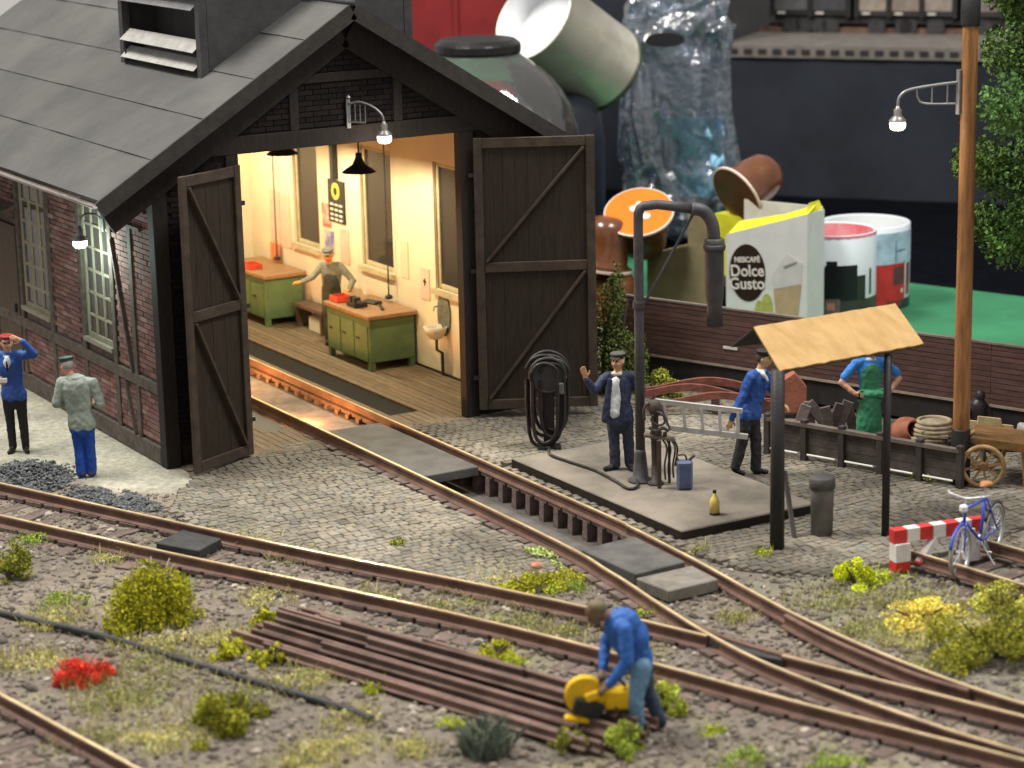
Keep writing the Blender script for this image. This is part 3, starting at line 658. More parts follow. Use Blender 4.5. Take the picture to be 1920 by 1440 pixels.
# wash basin
sk = thing('wash_basin', 'small white wash basin with grey splash plate on the shed wall', 'basin', (5.95, 2.62, 0))
MB().lathe([(.04, .62), (.10, .64), (.17, .74), (.20, .84), (.18, .84), (.14, .75), (.02, .70)], 18, (-.16, 0, 0)).build('bowl', M('porcelain', (0.62, 0.58, 0.47), .25, .12, 5), sk, smooth=True)
b = MB(); n = 20; pr = [(.21 * math.cos(2 * math.pi * i / n), 1.02 + .36 * math.sin(2 * math.pi * i / n)) for i in range(n)]
b.add([(.010, y, z) for y, z in pr] + [(-.01, y, z) for y, z in pr], [tuple(range(n)), tuple(range(n, 2 * n))[::-1]] + [(i, (i + 1) % n, n + (i + 1) % n, n + i) for i in range(n)]); b.build('splash_plate', M('tin_grey', (0.16, 0.17, 0.14), .5, .3, 6, 0, metal=.3), sk)
MB().tube([(-.02, .06, 1.15), (-.14, .06, 1.15), (-.16, .06, 1.08)], .014, 8).build('tap', zinc, sk); MB().tube([(-.15, 0, .62), (-.15, 0, .45), (-.05, 0, .38), (-.05, 0, .02)], .028, 8).build('drain_pipe', dark_steel, sk)
# hanging enamel board, posters
sg = thing('notice_board', 'black board with a yellow round emblem and white lines on the shed wall', 'sign', (5.955, 6.38, 2.38))
MB().box((0, 0, 0), (.03, .62, .74)).build('board', black_metal, sg); yel = M('board_yellow', (0.75, 0.5, 0.06), .6, .2, 9)
MB().lathe([(.15, 0), (.15, .008)], 20, (-.016, 0, .18), Matrix.Rotation(R_(-90), 3, 'Y')).build('emblem', yel, sg)
MB().lathe([(.07, 0), (.07, .006)], 16, (-.025, 0, .18), Matrix.Rotation(R_(-90), 3, 'Y')).build('emblem_centre', black_metal, sg)
for r, z in enumerate((-.06, -.15, -.24, -.32)):
    for k in range(3): MB().box((-.018, -.17 + .17 * k, z), (.006, .11, .035)).build('text_line', paper, sg)
MB().bx(5.86, 5.955, 6.30, 6.42, 2.78, 4.3).build('board_post', black_metal, sg).matrix_parent_inverse = Matrix.Translation((-5.955, -6.38, -2.38))
def poster(label, y, z, w_, h_, c): return tag(MB().box((5.962, y, z), (.012, w_, h_)).build('poster', M('poster_%.2f_%.2f_%.2f' % c, c, .8, .45, 9, col2=(0.55, 0.45, 0.35))), label, 'poster')
poster('red and white poster below the black board', 6.82, 2.08, .34, .42, (0.55, 0.10, 0.07)); poster('blue poster on the wall behind the workman', 6.75, 1.62, .36, .40, (0.12, 0.13, 0.33))
poster('pale pink sheet on the wall right of the workman', 6.15, 1.62, .34, .62, (0.62, 0.36, 0.28)); pn_ = poster('pink notice with a small dark cross near the basin', 3.25, 1.42, .30, .52, (0.62, 0.40, 0.30))
poster('faded pencil sketch pinned beside the near window', 3.95, 1.72, .26, .62, (0.62, 0.50, 0.30)); poster('large pink stained sheet beside the far window', 8.75, 1.75, .85, 1.0, (0.62, 0.38, 0.28))
o = MB(); o.box((5.952, 3.25, 1.45), (.006, .03, .12)); o.box((5.952, 3.25, 1.46), (.005, .10, .03)); o.build('printed_cross', black_metal, pn_)
for k, (x, y) in enumerate(((5.86, 8.75), (5.86, 4.36))):
    c = thing('pull_cord', ('thin black cord with a weight hanging over the near bench', 'thin black cord with a weight hanging over the far bench')[1 - k], 'cord', (x, y, 1.05), group='weighted cords in the shed')
    MB().tube([(0, 0, 0), (0, 0, 3.3)], .012, 6).build('cord', black_metal, c); MB().lathe([(.02, -.06), (.07, -.04), (.06, .0), (.015, .03)], 12).build('weight', black_metal, c, smooth=True)
# pendants
warm = M('warm_bulb', (1.0, 0.80, 0.45), .4, .02, 3, emit=9.0)
def pendant(label, x, y, z, e, vis=True):
    t = thing('pendant_lamp', label, 'lamp', (x, y, z), group='cone shaded lamps in the shed')
    MB().lathe([(.27, 0), (.22, .04), (.10, .12), (.05, .24), (.045, .30), (.04, .30), (.045, .235), (.09, .115), (.21, .03), (.265, -.005)], 28, cap=False).build('shade', black_metal, t, smooth=True)
    MB().tube([(0, 0, .30), (0, 0, 2.2)], .014, 6).build('cable', black_metal, t)
    MB().lathe([(.0, .10), (.03, .12), (.035, .15), (.02, .20), (.0, .21)], 12).build('bulb', warm, t, smooth=True)
    l = bpy.data.lights.new('shed_glow', 'POINT'); l.energy = e; l.color = (1.0, .85, .56); l.shadow_soft_size = .05
    o = bpy.data.objects.new('shed_glow', l); COL.objects.link(o); o.parent = t; o.location = (0, 0, .045)
pendant('black cone lamp hanging right under the gable bracket', 4.55, 2.70, 3.47, 330)
pendant('black cone lamp hanging deeper in the shed near the left door', 4.55, 5.51, 3.44, 360)
pendant('black cone lamp hanging over the far workbench', 4.3, 8.6, 3.46, 380)
pendant('black cone lamp over the left aisle of the shed', 1.3, 4.0, 3.46, 130)

# ================================================================== OUTDOOR LAMPS
def glow_mat(name, col, e): return M(name, col, .3, .01, 3, emit=e)
def lamp_head(t, p, bulb, e, col, sp=.05):
    """cap, collar and lit glass below point p (local)"""
    x, y, z = p
    MB().lathe([(.022, .0), (.03, -.03), (.055, -.05), (.05, -.12), (.075, -.15), (.115, -.19), (.118, -.205), (.09, -.205)], 20, p).build('lamp_cap', M('lamp_cap', (0.22, 0.21, 0.20), .4, .2, 8, metal=.5), t, smooth=True)
    MB().lathe([(.095, -.206), (.105, -.23), (.10, -.285), (.07, -.315), (.0, -.325)], 20, p).build('lamp_glass', bulb, t, smooth=True)
    l = bpy.data.lights.new('lamp_light', 'POINT'); l.energy = e; l.color = col; l.shadow_soft_size = sp
    o = bpy.data.objects.new('lamp_light', l); COL.objects.link(o); o.parent = t; o.location = (x, y, z - .40)
white_b = glow_mat('bulb_white', (0.92, 0.97, 1.0), 9.0); cream_b = glow_mat('bulb_cream', (1.0, 0.93, 0.78), 9.0)
arm_m = M('lamp_arm', (0.30, 0.30, 0.30), .4, .2, 8, metal=.5)
w1 = thing('wall_lamp', 'cold white gooseneck lamp on the brick side wall of the shed', 'lamp', (-.03, 1.92, 3.30))
MB().box((0, 0, -.02), (.03, .10, .30)).build('wall_plate', arm_m, w1)
MB().tube([(-.02, 0, .02), (-.12, -.01, .10)] + [(-.22 - .0 - .13 * math.sin(t), -.02, .02 + .10 * math.cos(t)) for t in (0, .5, 1.0, 1.57)] + [(-.37, -.02, -.06)], .017, 8).build('arm', arm_m, w1, smooth=True)
lamp_head(w1, (-.37, -.02, -.05), white_b, 80, (.76, 1.0, .90))
w2 = thing('wall_lamp', 'lit bracket lamp on the gable above the shed doors', 'lamp', (3.03, -.035, 4.78))
MB().box((0, 0, 0), (.06, .03, .42)).build('wall_plate', arm_m, w2); MB().lathe([(.0, 0), (.04, .02), (.0, .06)], 10, (0, -.02, .21)).build('finial', arm_m, w2)
q = Vector((.60, -.80, 0))   # the arm stands out to the right
P_ = [Vector((0, -.02, .14)), Vector((0, -.02, .14)) + q * .18 + Vector((0, 0, .03)), Vector((0, -.02, .11)) + q * .38, Vector((0, -.02, .0)) + q * .52, Vector((0, -.02, -.10)) + q * .55]
MB().tube(catmull(P_, 5), .016, 8).build('arm', arm_m, w2, smooth=True)
MB().tube([Vector((0, -.02, -.12)), Vector((0, -.02, -.12)) + q * .26], .012, 8).build('lower_arm', arm_m, w2)
for k in (.10, .18, .26): MB().tube([Vector((0, -.02, -.12)) + q * k, Vector((0, -.02, .15 - k * .1)) + q * k], .009, 6).build('strut', arm_m, w2)
lamp_head(w2, tuple(Vector((0, -.02, -.09)) + q * .55), cream_b, 14, (1.0, .93, .8))
pole = thing('wooden_lamp_pole', 'tall brown wooden pole with a lit bracket lamp at right', 'lamp post', (8.56, -6.93, 0))
MB().lathe([(.115, -.06), (.112, 1.0), (.108, 3), (.104, 5.2), (.10, 6.45), (.10, 7.0)], 20).build('pole', M('pole_wood', (0.32, 0.145, 0.050), .55, .4, 3, .15, 40, stretch=(6, 6, .6)), pole, smooth=True)
MB().lathe([(.135, -.06), (.135, .20), (.125, .74), (.12, .76)], 20).build('pole_foot', black_metal, pole, smooth=True)
MB().lathe([(.12, 6.12), (.125, 6.14), (.125, 6.48), (.11, 6.5)], 20).build('pole_band', black_metal, pole, smooth=True)
A = -VR
MB().bx(-.03, .03, -.03, .03, 4.98, 5.56).build('wall_plate', arm_m, pole).location = A * .125
p0 = A * .12 + Vector((0, 0, 5.40)); p1 = A * .80 + Vector((0, 0, 5.30))
MB().tube(catmull([p0, A * .45 + Vector((0, 0, 5.365)), A * .78 + Vector((0, 0, 5.31)), A * .90 + Vector((0, 0, 5.22)), A * .92 + Vector((0, 0, 5.10))], 6), .020, 8).build('arm', arm_m, pole, smooth=True)
MB().tube(catmull([A * .12 + Vector((0, 0, 5.12)), A * .55 + Vector((0, 0, 5.13)), A * .66 + Vector((0, 0, 5.20)), A * .68 + Vector((0, 0, 5.34))], 5), .014, 8).build('lower_arm', arm_m, pole, smooth=True)
for k in (.28, .48): MB().tube([A * k + Vector((0, 0, 5.125)), A * k + Vector((0, 0, 5.385))], .012, 6).build('strut', arm_m, pole)
lamp_head(pole, tuple(A * .92 + Vector((0, 0, 5.11))), cream_b, 16, (1.0, .93, .78))
# ================================================================== PEOPLE
SKIN = (0.55, 0.29, 0.19)
def figmat(name, c, rough=.6, var=.18): return M('fig_' + name, c, rough, var + .04, 4, .25, 26, spec=.3)
class Fig:
    """one continuous body: rounded cones and ellipsoids fused by a voxel remesh, coloured by the nearest piece"""
    def __init__(s): s.P = []; s.mats = []; s.hem = None; s.body = set()
    def mi(s, m_):
        if m_ not in s.mats: s.mats.append(m_)
        return s.mats.index(m_)
    def cone(s, p, q, r1, r2, m_, flat=1.0, axis=(0, 1, 0), paint=False): s.P.append(('c', Vector(p), Vector(q), r1, r2, s.mi(m_), flat, Vector(axis), paint))
    def ell(s, c, r, m_, rot=None, paint=False): s.P.append(('e', Vector(c), Vector(r), rot or Matrix.Identity(3), None, s.mi(m_), None, None, paint))
    def chain(s, pts, rs, m_, **k):
        for i in range(len(pts) - 1): s.cone(pts[i], pts[i + 1], rs[i], rs[i + 1], m_, **k)
    def build(s, root, vox=.0085):
        bm = bmesh.new()
        for t in s.P:
            if t[8]: continue
            if t[0] == 'e':
                mat = Matrix.Translation(t[1]) @ t[3].to_4x4() @ Matrix.Diagonal((*t[2], 1)); bmesh.ops.create_uvsphere(bm, u_segments=20, v_segments=14, radius=1.0, matrix=mat)
            else:
                p, q, r1, r2, fl, ax = t[1], t[2], t[3], t[4], t[6], t[7]; d = q - p; L = d.length
                d = d.normalized() if L > 1e-6 else Vector((0, 0, 1)); v_ = ax - ax.dot(d) * d
                v_ = v_.normalized() if v_.length > 1e-3 else d.orthogonal().normalized(); u_ = v_.cross(d).normalized(); n = 18; rings = []
                prof = [(-r1 * math.sin(a), r1 * math.cos(a)) for a in (1.35, .9, .45, 0)] + [(L + r2 * math.sin(a), r2 * math.cos(a)) for a in (0, .45, .9, 1.35)]
                for z, r in prof: rings.append([bm.verts.new(p + d * z * (1 if 0 <= z <= L else 1) + (u_ * math.cos(2 * math.pi * j / n) + v_ * math.sin(2 * math.pi * j / n) * fl) * r) for j in range(n)])
                for a, b_ in zip(rings, rings[1:]):
                    for j in range(n): bm.faces.new((a[j], a[(j + 1) % n], b_[(j + 1) % n], b_[j]))
                bm.faces.new(rings[0][::-1]); bm.faces.new(rings[-1])
        bmesh.ops.recalc_face_normals(bm, faces=bm.faces)
        me = bpy.data.meshes.new('body_raw'); bm.to_mesh(me); bm.free(); o = bpy.data.objects.new('body_raw', me); COL.objects.link(o)
        md = o.modifiers.new('r', 'REMESH'); md.mode = 'VOXEL'; md.voxel_size = vox; md.use_smooth_shade = True
        sm = o.modifiers.new('s', 'SMOOTH'); sm.factor = .5; sm.iterations = 4
        dg = bpy.context.evaluated_depsgraph_get(); dg.update(); m2 = bpy.data.meshes.new_from_object(o.evaluated_get(dg)); bpy.data.objects.remove(o); bpy.data.meshes.remove(me)
        nv_ = len(m2.vertices); co = np.empty(nv_ * 3); no = np.empty(nv_ * 3); m2.vertices.foreach_get('co', co); m2.vertices.foreach_get('normal', no); co = co.reshape(-1, 3); no = no.reshape(-1, 3)
        fold = np.array([abs(noise.noise(Vector((p_[0] * 9, p_[1] * 9, p_[2] * 6)))) + .5 * noise.noise(Vector((p_[0] * 22, p_[1] * 22, p_[2] * 15))) for p_ in co]); fz = np.where(co[:, 2] < co[:, 2].max() - .30, 1.0, .12); co2 = co + no * ((.18 - fold) * .013 * fz)[:, None]
        m2.vertices.foreach_set('co', co2.ravel()); m2.update()
        n = len(m2.polygons); c = np.empty(n * 3); m2.polygons.foreach_get('center', c); c = c.reshape(-1, 3); best = np.full(n, 1e9); ids = np.zeros(n, int)
        bod = np.zeros(n, bool)
        for k_, t in enumerate(s.P):
            if t[0] == 'e':
                R3 = np.array(t[3]); l = (c - np.array(t[1])) @ R3; r = np.array(t[2]); k = np.linalg.norm(l / r, axis=1); d = (k - 1) * r.min()
            else:
                p, q = np.array(t[1]), np.array(t[2]); v_ = q - p; L2 = max(v_ @ v_, 1e-9); tt = np.clip((c - p) @ v_ / L2, 0, 1); near = p + tt[:, None] * v_; df = c - near
                fl = t[6]
                if fl != 1.0:
                    ax = np.array(t[7].normalized()); k = df @ ax; df = df + np.outer(k * (1 / fl - 1), ax)
                d = np.linalg.norm(df, axis=1) - (t[3] + (t[4] - t[3]) * tt)
            if t[8]: d = d - .006
            mk = d < best; best[mk] = d[mk]; ids[mk] = t[5]; bod[mk] = k_ in s.body
        if s.hem:
            hz_, mu, ml = s.hem; hz2 = hz_ + .012 * np.sin(c[:, 0] * 40); ids[bod & (c[:, 2] >= hz2)] = s.mi(mu); ids[bod & (c[:, 2] < hz2) & (c[:, 2] > .14)] = s.mi(ml)
        m2.materials.clear()
        for x in s.mats: m2.materials.append(x)
        m2.polygons.foreach_set('material_index', ids.astype(np.int32)); m2.polygons.foreach_set('use_smooth', [True] * n); m2.update()
        return link('body', m2, root)
def hand(F, wrist, tip, thumb, m_, curl=0.0, palm_n=(0, -1, 0), size=1.0):
    """palm and five fingers from the wrist towards tip; thumb: sideways direction"""
    w_ = Vector(wrist); d = (Vector(tip) - w_).normalized(); pn = Vector(palm_n); pn = (pn - pn.dot(d) * d).normalized(); sd = d.cross(pn).normalized()
    if sd.dot(Vector(thumb)) < 0: sd = -sd
    s = size; c = w_ + d * .055 * s
    F.cone(w_, c + d * .03 * s, .034 * s, .040 * s, m_, flat=.55, axis=pn)
    for k, (off, L) in enumerate(((.030, .070), (.010, .080), (-.012, .074), (-.032, .058))):
        a = c + d * .035 * s + sd * off * s; mid = a + (d * math.cos(curl * .6) + pn * math.sin(curl * .6)) * L * .55 * s; e = mid + (d * math.cos(curl * 1.5) + pn * math.sin(curl * 1.5)) * L * .5 * s
        F.chain([a, mid, e], [.0115 * s, .0105 * s, .009 * s], m_)
    a = w_ + d * .03 * s + sd * .032 * s; F.chain([a, a + (sd * .75 + d * .65) * .04 * s, a + (sd * .55 + d * .8 + pn * curl * .4) * .07 * s], [.014 * s, .0125 * s, .010 * s], m_)
def head(F, c, yaw, skin, hair, cap=None, visor=None, tilt=0.0, cap_top=None):
    """yaw: 0 looks at the photographer (local -Y), positive turns towards image left"""
    c = Vector(c); q = Matrix.Rotation(-yaw, 3, 'Z') @ Matrix.Rotation(tilt, 3, 'X'); L = lambda *p: c + q @ Vector(p)
    F.ell(L(0, 0, 0), (.078, .098, .112), skin, q); F.ell(L(0, -.035, -.05), (.058, .066, .066), skin, q)
    F.cone(L(0, -.092, .012), L(0, -.112, -.022), .012, .019, skin)
    for s in (-1, 1):
        F.ell(L(s * .079, .008, -.012), (.012, .022, .032), skin, q); F.ell(L(s * .032, -.090, .016), (.011, .012, .006), EYE, q, paint=True); F.ell(L(s * .033, -.085, .034), (.022, .014, .008), skin, q); F.ell(L(s * .04, -.078, -.03), (.022, .02, .018), skin, q)
    F.ell(L(0, -.094, -.055), (.026, .013, .007), LIP, q)
    F.ell(L(0, .028, .018), (.084, .086, .098), hair, q)
    if cap:
        F.ell(L(0, .0, .075), (.094, .108, .050), cap, q); F.ell(L(0, .005, .105), (.108, .118, .028), cap_top or cap, q)
        F.cone(L(-.045, -.10, .055), L(.045, -.10, .055), .034, .034, visor or cap, flat=.25, axis=q @ Vector((0, -.35, 1)))
EYE = figmat('eye', (0.03, 0.02, 0.02)); LIP = figmat('lip', (0.40, 0.14, 0.11)); HAIR = figmat('hair', (0.07, 0.045, 0.03)); GREYH = figmat('grey_hair', (0.30, 0.28, 0.26))
def mskin(k, c=SKIN): return figmat('skin_' + k, c, .55, .12)
def person(label, x, y, z=0.0): return thing('person', label, 'person', (x, y, z), YAW)
def legs(F, hip, knees, ankles, toes, mt, shoe, rh=.095, rk=.068, ra=.058):
    for (hx, kx, ax, tx) in zip(hip, knees, ankles, toes):
        F.body |= {len(F.P), len(F.P) + 1}; F.chain([hx, kx, ax], [rh, rk, ra], mt); a = Vector(ax); t = Vector(tx); F.cone(a + Vector((0, 0, -.035)), t, .046, .036, shoe); F.cone(a + Vector((0, 0, -.02)) - (t - a).normalized() * .04, a, .042, .05, shoe)
def torso(F, pel, chest, mt, wp=.155, wc=.185, d=.62, axis=(0, 1, 0)):
    F.body |= {len(F.P), len(F.P) + 1}; F.cone(pel, chest, wp, wc, mt, flat=d, axis=axis)

# --- A: man in blue jacket and red cap, hand raised to his brow
p = person('person in bright blue jacket and red cap shading the eyes, by the shed wall', -1.45, 2.18, -.015); F = Fig(); sk = mskin('a'); blue = figmat('blue', (0.030, 0.088, 0.33)); blk = figmat('black', (0.016, 0.016, 0.020)); wht = figmat('white', (0.70, 0.72, 0.74)); redc = figmat('redcap', (0.26, 0.028, 0.028))
torso(F, (-.01, 0, .95), (-.04, 0, 1.34), blue); F.cone((-.01, 0, .92), (0, 0, .82), .175, .185, blue, flat=.66); F.cone((-.22, 0, 1.44), (.13, 0, 1.45), .075, .075, blue); F.ell((-.04, -.06, 1.28), (.14, .08, .16), blue)
legs(F, [(-.10, 0, .88), (.09, 0, .88)], [(-.085, -.01, .48), (.10, -.01, .48)], [(-.075, 0, .08), (.115, .0, .08)], [(-.10, -.15, .035), (.16, -.14, .035)], blk, figmat('shoe', (0.02, 0.017, 0.015), .4))
F.chain([(.17, -.01, 1.44), (.34, -.04, 1.46), (.20, -.10, 1.665)], [.070, .060, .046], blue); hand(F, (.185, -.105, 1.68), (.04, -.13, 1.745), (0, 0, -1), sk, .25, (0, 1, -.2))
F.chain([(-.25, 0, 1.42), (-.36, -.05, 1.14), (-.21, -.20, 1.10)], [.070, .060, .045], blue); hand(F, (-.20, -.21, 1.10), (-.08, -.24, 1.11), (0, 0, 1), sk, .7, (0, 1, 0))
F.cone((-.04, 0, 1.40), (-.05, -.01, 1.53), .055, .05, sk); head(F, (-.05, -.02, 1.635), R_(-12), sk, HAIR, redc, figmat('visor_dark', (0.05, 0.02, 0.02), .3), .05)
F.ell((-.045, -.115, 1.36), (.05, .04, .10), wht); F.ell((-.045, -.15, 1.33), (.017, .02, .085), blk); F.ell((-.045, -.04, 1.445), (.075, .065, .03), wht)
F.hem = (.79, blue, blk)
F.build(p)
b = MB(); b.box((0, 0, 0), (.22, .02, .06)); tag(b.build('paper_slip', M('paper_white', (.75, .75, .72), .8, .1, 5), loc=tuple(Vector((-1.45, 2.18, 1.125)) + Matrix.Rotation(YAW, 3, 'Z') @ Vector((-.14, -.275, 0))), rz=YAW), 'white slip of paper in the hand of the red capped person', 'paper')
# --- B: man seen from behind in a grey green jacket
p = person('person seen from behind in grey green jacket and blue trousers', -1.14, .30, -.015); F = Fig(); sk = mskin('b'); jk = figmat('greygreen', (0.25, 0.29, 0.25)); bt = figmat('worker_blue', (0.012, 0.06, 0.32)); gcap = figmat('greencap', (0.03, 0.06, 0.05))
torso(F, (.0, 0, .92), (-.03, .0, 1.30), jk, .165, .20, .68); F.cone((0, 0, .88), (.01, 0, .76), .185, .20, jk, flat=.72); F.cone((-.19, .01, 1.385), (.15, .01, 1.365), .075, .075, jk); F.cone((-.03, .0, 1.28), (-.02, .0, 1.02), .215, .19, jk, flat=.66)
legs(F, [(-.07, 0, .84), (.09, 0, .84)], [(-.055, .01, .46), (.095, .01, .46)], [(-.04, 0, .075), (.10, .02, .075)], [(-.10, .08, .032), (.10, .14, .032)], bt, figmat('brown_shoe', (0.10, 0.055, 0.03), .5), .10, .078, .074)
F.chain([(-.23, .0, 1.38), (-.32, -.02, 1.08), (-.18, .18, 1.02)], [.078, .068, .05], jk); hand(F, (-.17, .19, 1.02), (-.06, .25, 1.04), (0, 0, 1), sk, .6, (0, 1, 0))
F.chain([(.20, .0, 1.36), (.29, -.01, 1.06), (.20, .18, 1.0)], [.078, .068, .05], jk); hand(F, (.19, .19, 1.0), (.06, .25, 1.02), (0, 0, 1), sk, .6, (0, 1, 0))
F.cone((-.09, .04, 1.42), (-.14, .05, 1.52), .065, .055, sk); F.ell((-.10, .02, 1.44), (.085, .07, .045), jk); head(F, (-.16, .06, 1.60), R_(140), sk, GREYH, gcap, gcap, .15)
F.hem = (.71, jk, bt)
F.build(p)
# --- C: workman inside the shed
p = person('workman in olive shirt and dark apron standing between the green workbenches', 5.50, 5.84, 0); F = Fig(); sk = mskin('c', (0.72, 0.26, 0.07)); ol = figmat('olive', (0.19, 0.19, 0.145)); dk = figmat('dark_apron', (0.045, 0.05, 0.035)); gry = figmat('greycap', (0.16, 0.15, 0.13))  # orange light on the face is put into the skin colour
torso(F, (.02, 0, .95), (.03, -.02, 1.28), ol); F.cone((-.12, 0, 1.38), (.17, 0, 1.37), .075, .075, ol); F.ell((.02, -.08, 1.12), (.13, .07, .22), dk); F.cone((.02, -.02, 1.0), (.02, -.02, .60), .17, .18, dk, flat=.6)
legs(F, [(-.07, 0, .85), (.10, 0, .85)], [(-.07, 0, .46), (.10, 0, .46)], [(-.07, 0, .08), (.10, 0, .08)], [(-.09, -.13, .035), (.13, -.13, .035)], dk, blk)
F.chain([(-.15, -.01, 1.36), (-.30, -.10, 1.20), (-.46, -.16, 1.14)], [.066, .055, .045], ol); hand(F, (-.47, -.165, 1.14), (-.62, -.18, 1.13), (0, 0, 1), sk, .4, (0, 0, -1))
F.chain([(.20, -.01, 1.35), (.40, -.06, 1.12), (.34, -.22, .99)], [.066, .058, .045], ol); hand(F, (.335, -.235, .99), (.27, -.36, .985), (-1, 0, 0), sk, .3, (0, 0, -1))
F.cone((.02, -.02, 1.38), (.0, -.05, 1.50), .055, .05, sk); head(F, (-.01, -.07, 1.58), R_(15), sk, GREYH, gry, gry, .25)
F.build(p)
# --- D: railwayman waving
p = person('waving person in open navy jacket and white shirt on the platform', 4.93, -4.06, .12); F = Fig(); sk = mskin('d', (0.62, 0.33, 0.20)); navy = figmat('navy', (0.032, 0.042, 0.085)); navt = figmat('navy_trousers', (0.030, 0.038, 0.062)); cap2 = figmat('blackcap', (0.02, 0.02, 0.018)); ctop = figmat('cap_grey', (0.075, 0.072, 0.066))
torso(F, (.02, 0, .88), (.03, 0, 1.20), navy, .16, .19); F.cone((.03, 0, .86), (.04, 0, .70), .18, .195, navy, flat=.68); F.cone((-.12, 0, 1.31), (.21, 0, 1.31), .075, .075, navy)
F.cone((-.01, -.072, 1.26), (-.03, -.082, .82), .068, .080, wht, flat=.85); F.ell((.0, -.03, 1.36), (.075, .07, .035), figmat('collar', (.62, .55, .42)))
for s, xx in ((-1, -.115), (1, .10)): F.cone((xx * .85, -.105, 1.28), (xx * 1.45, -.12, .74), .035, .055, navy, flat=.6)
legs(F, [(-.06, 0, .80), (.13, 0, .80)], [(-.045, -.01, .44), (.15, -.01, .44)], [(-.03, 0, .08), (.17, 0, .08)], [(-.17, -.09, .035), (.21, -.15, .035)], navt, blk, .095, .078, .074)
F.chain([(-.16, -.01, 1.29), (-.30, -.08, 1.14), (-.41, -.13, 1.30)], [.070, .060, .046], navy); hand(F, (-.415, -.135, 1.325), (-.47, -.16, 1.50), (1, 0, .2), sk, .12, (0, -1, 0), 1.05)
F.chain([(.25, 0, 1.28), (.33, .0, 1.0), (.33, -.05, .78)], [.070, .060, .046], navy); hand(F, (.33, -.055, .765), (.33, -.07, .62), (-1, 0, 0), sk, .5, (-1, 0, 0))
F.cone((.02, 0, 1.33), (.02, -.01, 1.44), .057, .052, sk); head(F, (.02, -.02, 1.53), R_(28), sk, GREYH, cap2, cap2, 0.0, ctop)
F.hem = (.66, navy, navt)
F.build(p)
# --- E: man carrying the ladder
p = person('person in blue jacket walking off with a ladder, head under the canopy', 6.48, -4.98, 0); F = Fig(); sk = mskin('e', (0.55, 0.34, 0.17)); blt = figmat('charcoal', (0.030, 0.030, 0.034))
torso(F, (.02, 0, .98), (.10, 0, 1.32), blue, .15, .175, .75); F.cone((.02, 0, .95), (.0, 0, .84), .165, .17, blue, flat=.78); F.cone((.02, -.10, 1.42), (.20, .08, 1.42), .075, .075, blue)
legs(F, [(-.03, -.05, .88), (.04, .05, .88)], [(-.10, -.05, .47), (.10, .05, .48)], [(-.19, -.05, .13), (.10, .05, .08)], [(-.09, -.07, .045), (.24, .02, .035)], blt, blk, .105, .082, .072)
F.chain([(.0, -.13, 1.41), (-.13, -.17, 1.10), (-.25, -.20, .87)], [.072, .062, .047], blue); hand(F, (-.255, -.205, .855), (-.30, -.21, .73), (1, 0, 0), sk, .9, (0, 1, 0), 1.05)
F.chain([(.22, .10, 1.40), (.34, .12, 1.15), (.44, .05, 1.0)], [.070, .060, .046], blue); hand(F, (.445, .045, .995), (.54, .0, .93), (0, 0, 1), sk, .6, (0, 0, -1))
F.cone((.13, 0, 1.42), (.17, -.01, 1.54), .057, .052, sk); F.ell((.15, -.01, 1.47), (.085, .075, .035), wht); F.cone((.18, -.10, 1.45), (.24, -.13, 1.36), .03, .018, wht); head(F, (.20, -.01, 1.64), R_(-75), sk, HAIR, cap2, cap2, .05)
F.hem = (.81, blue, blt)
F.build(p)
# --- F: man in a green apron
p = person('person in blue shirt and green apron, hands on hips behind the fence', 8.16, -5.42, 0); F = Fig(); sk = mskin('f', (0.60, 0.33, 0.23)); sb = figmat('sky_blue', (0.045, 0.22, 0.62)); ap = figmat('apron_green', (0.05, 0.25, 0.13))
torso(F, (.05, 0, 1.0), (.05, 0, 1.34), sb, .145, .18); F.cone((-.11, 0, 1.44), (.21, 0, 1.44), .072, .072, sb); F.ell((.07, -.14, 1.19), (.21, .13, .26), ap, paint=True); F.cone((.04, -.02, .92), (.04, -.02, .42), .165, .185, ap, flat=.72); F.cone((-.10, -.045, 1.0), (.20, -.045, 1.005), .072, .072, blk, flat=1.35)
legs(F, [(-.05, 0, .85), (.13, 0, .85)], [(-.06, 0, .46), (.14, 0, .46)], [(-.06, 0, .08), (.15, 0, .08)], [(-.10, -.13, .035), (.19, -.13, .035)], blt, blk)
F.chain([(-.15, 0, 1.43), (-.31, -.02, 1.24)], [.066, .060], sb); F.chain([(-.31, -.02, 1.235), (-.35, -.03, 1.17), (-.17, -.10, 1.02)], [.046, .045, .034], sk); hand(F, (-.16, -.105, 1.015), (-.02, -.14, .99), (0, 0, 1), sk, .35, (0, 1, 0))
F.chain([(.25, 0, 1.43), (.42, .0, 1.27)], [.066, .060], sb); F.chain([(.42, .0, 1.265), (.45, -.01, 1.20), (.30, -.09, 1.03)], [.046, .045, .034], sk); hand(F, (.29, -.095, 1.025), (.17, -.14, 1.0), (0, 0, 1), sk, .35, (0, 1, 0))
F.cone((.05, 0, 1.44), (.06, -.01, 1.56), .057, .052, sk); F.ell((.05, -.02, 1.485), (.08, .07, .03), figmat('collar_blue', (.35, .5, .75))); head(F, (.06, -.03, 1.655), R_(-8), sk, HAIR, figmat('straw', (.35, .27, .12)), None, .1)
F.build(p)
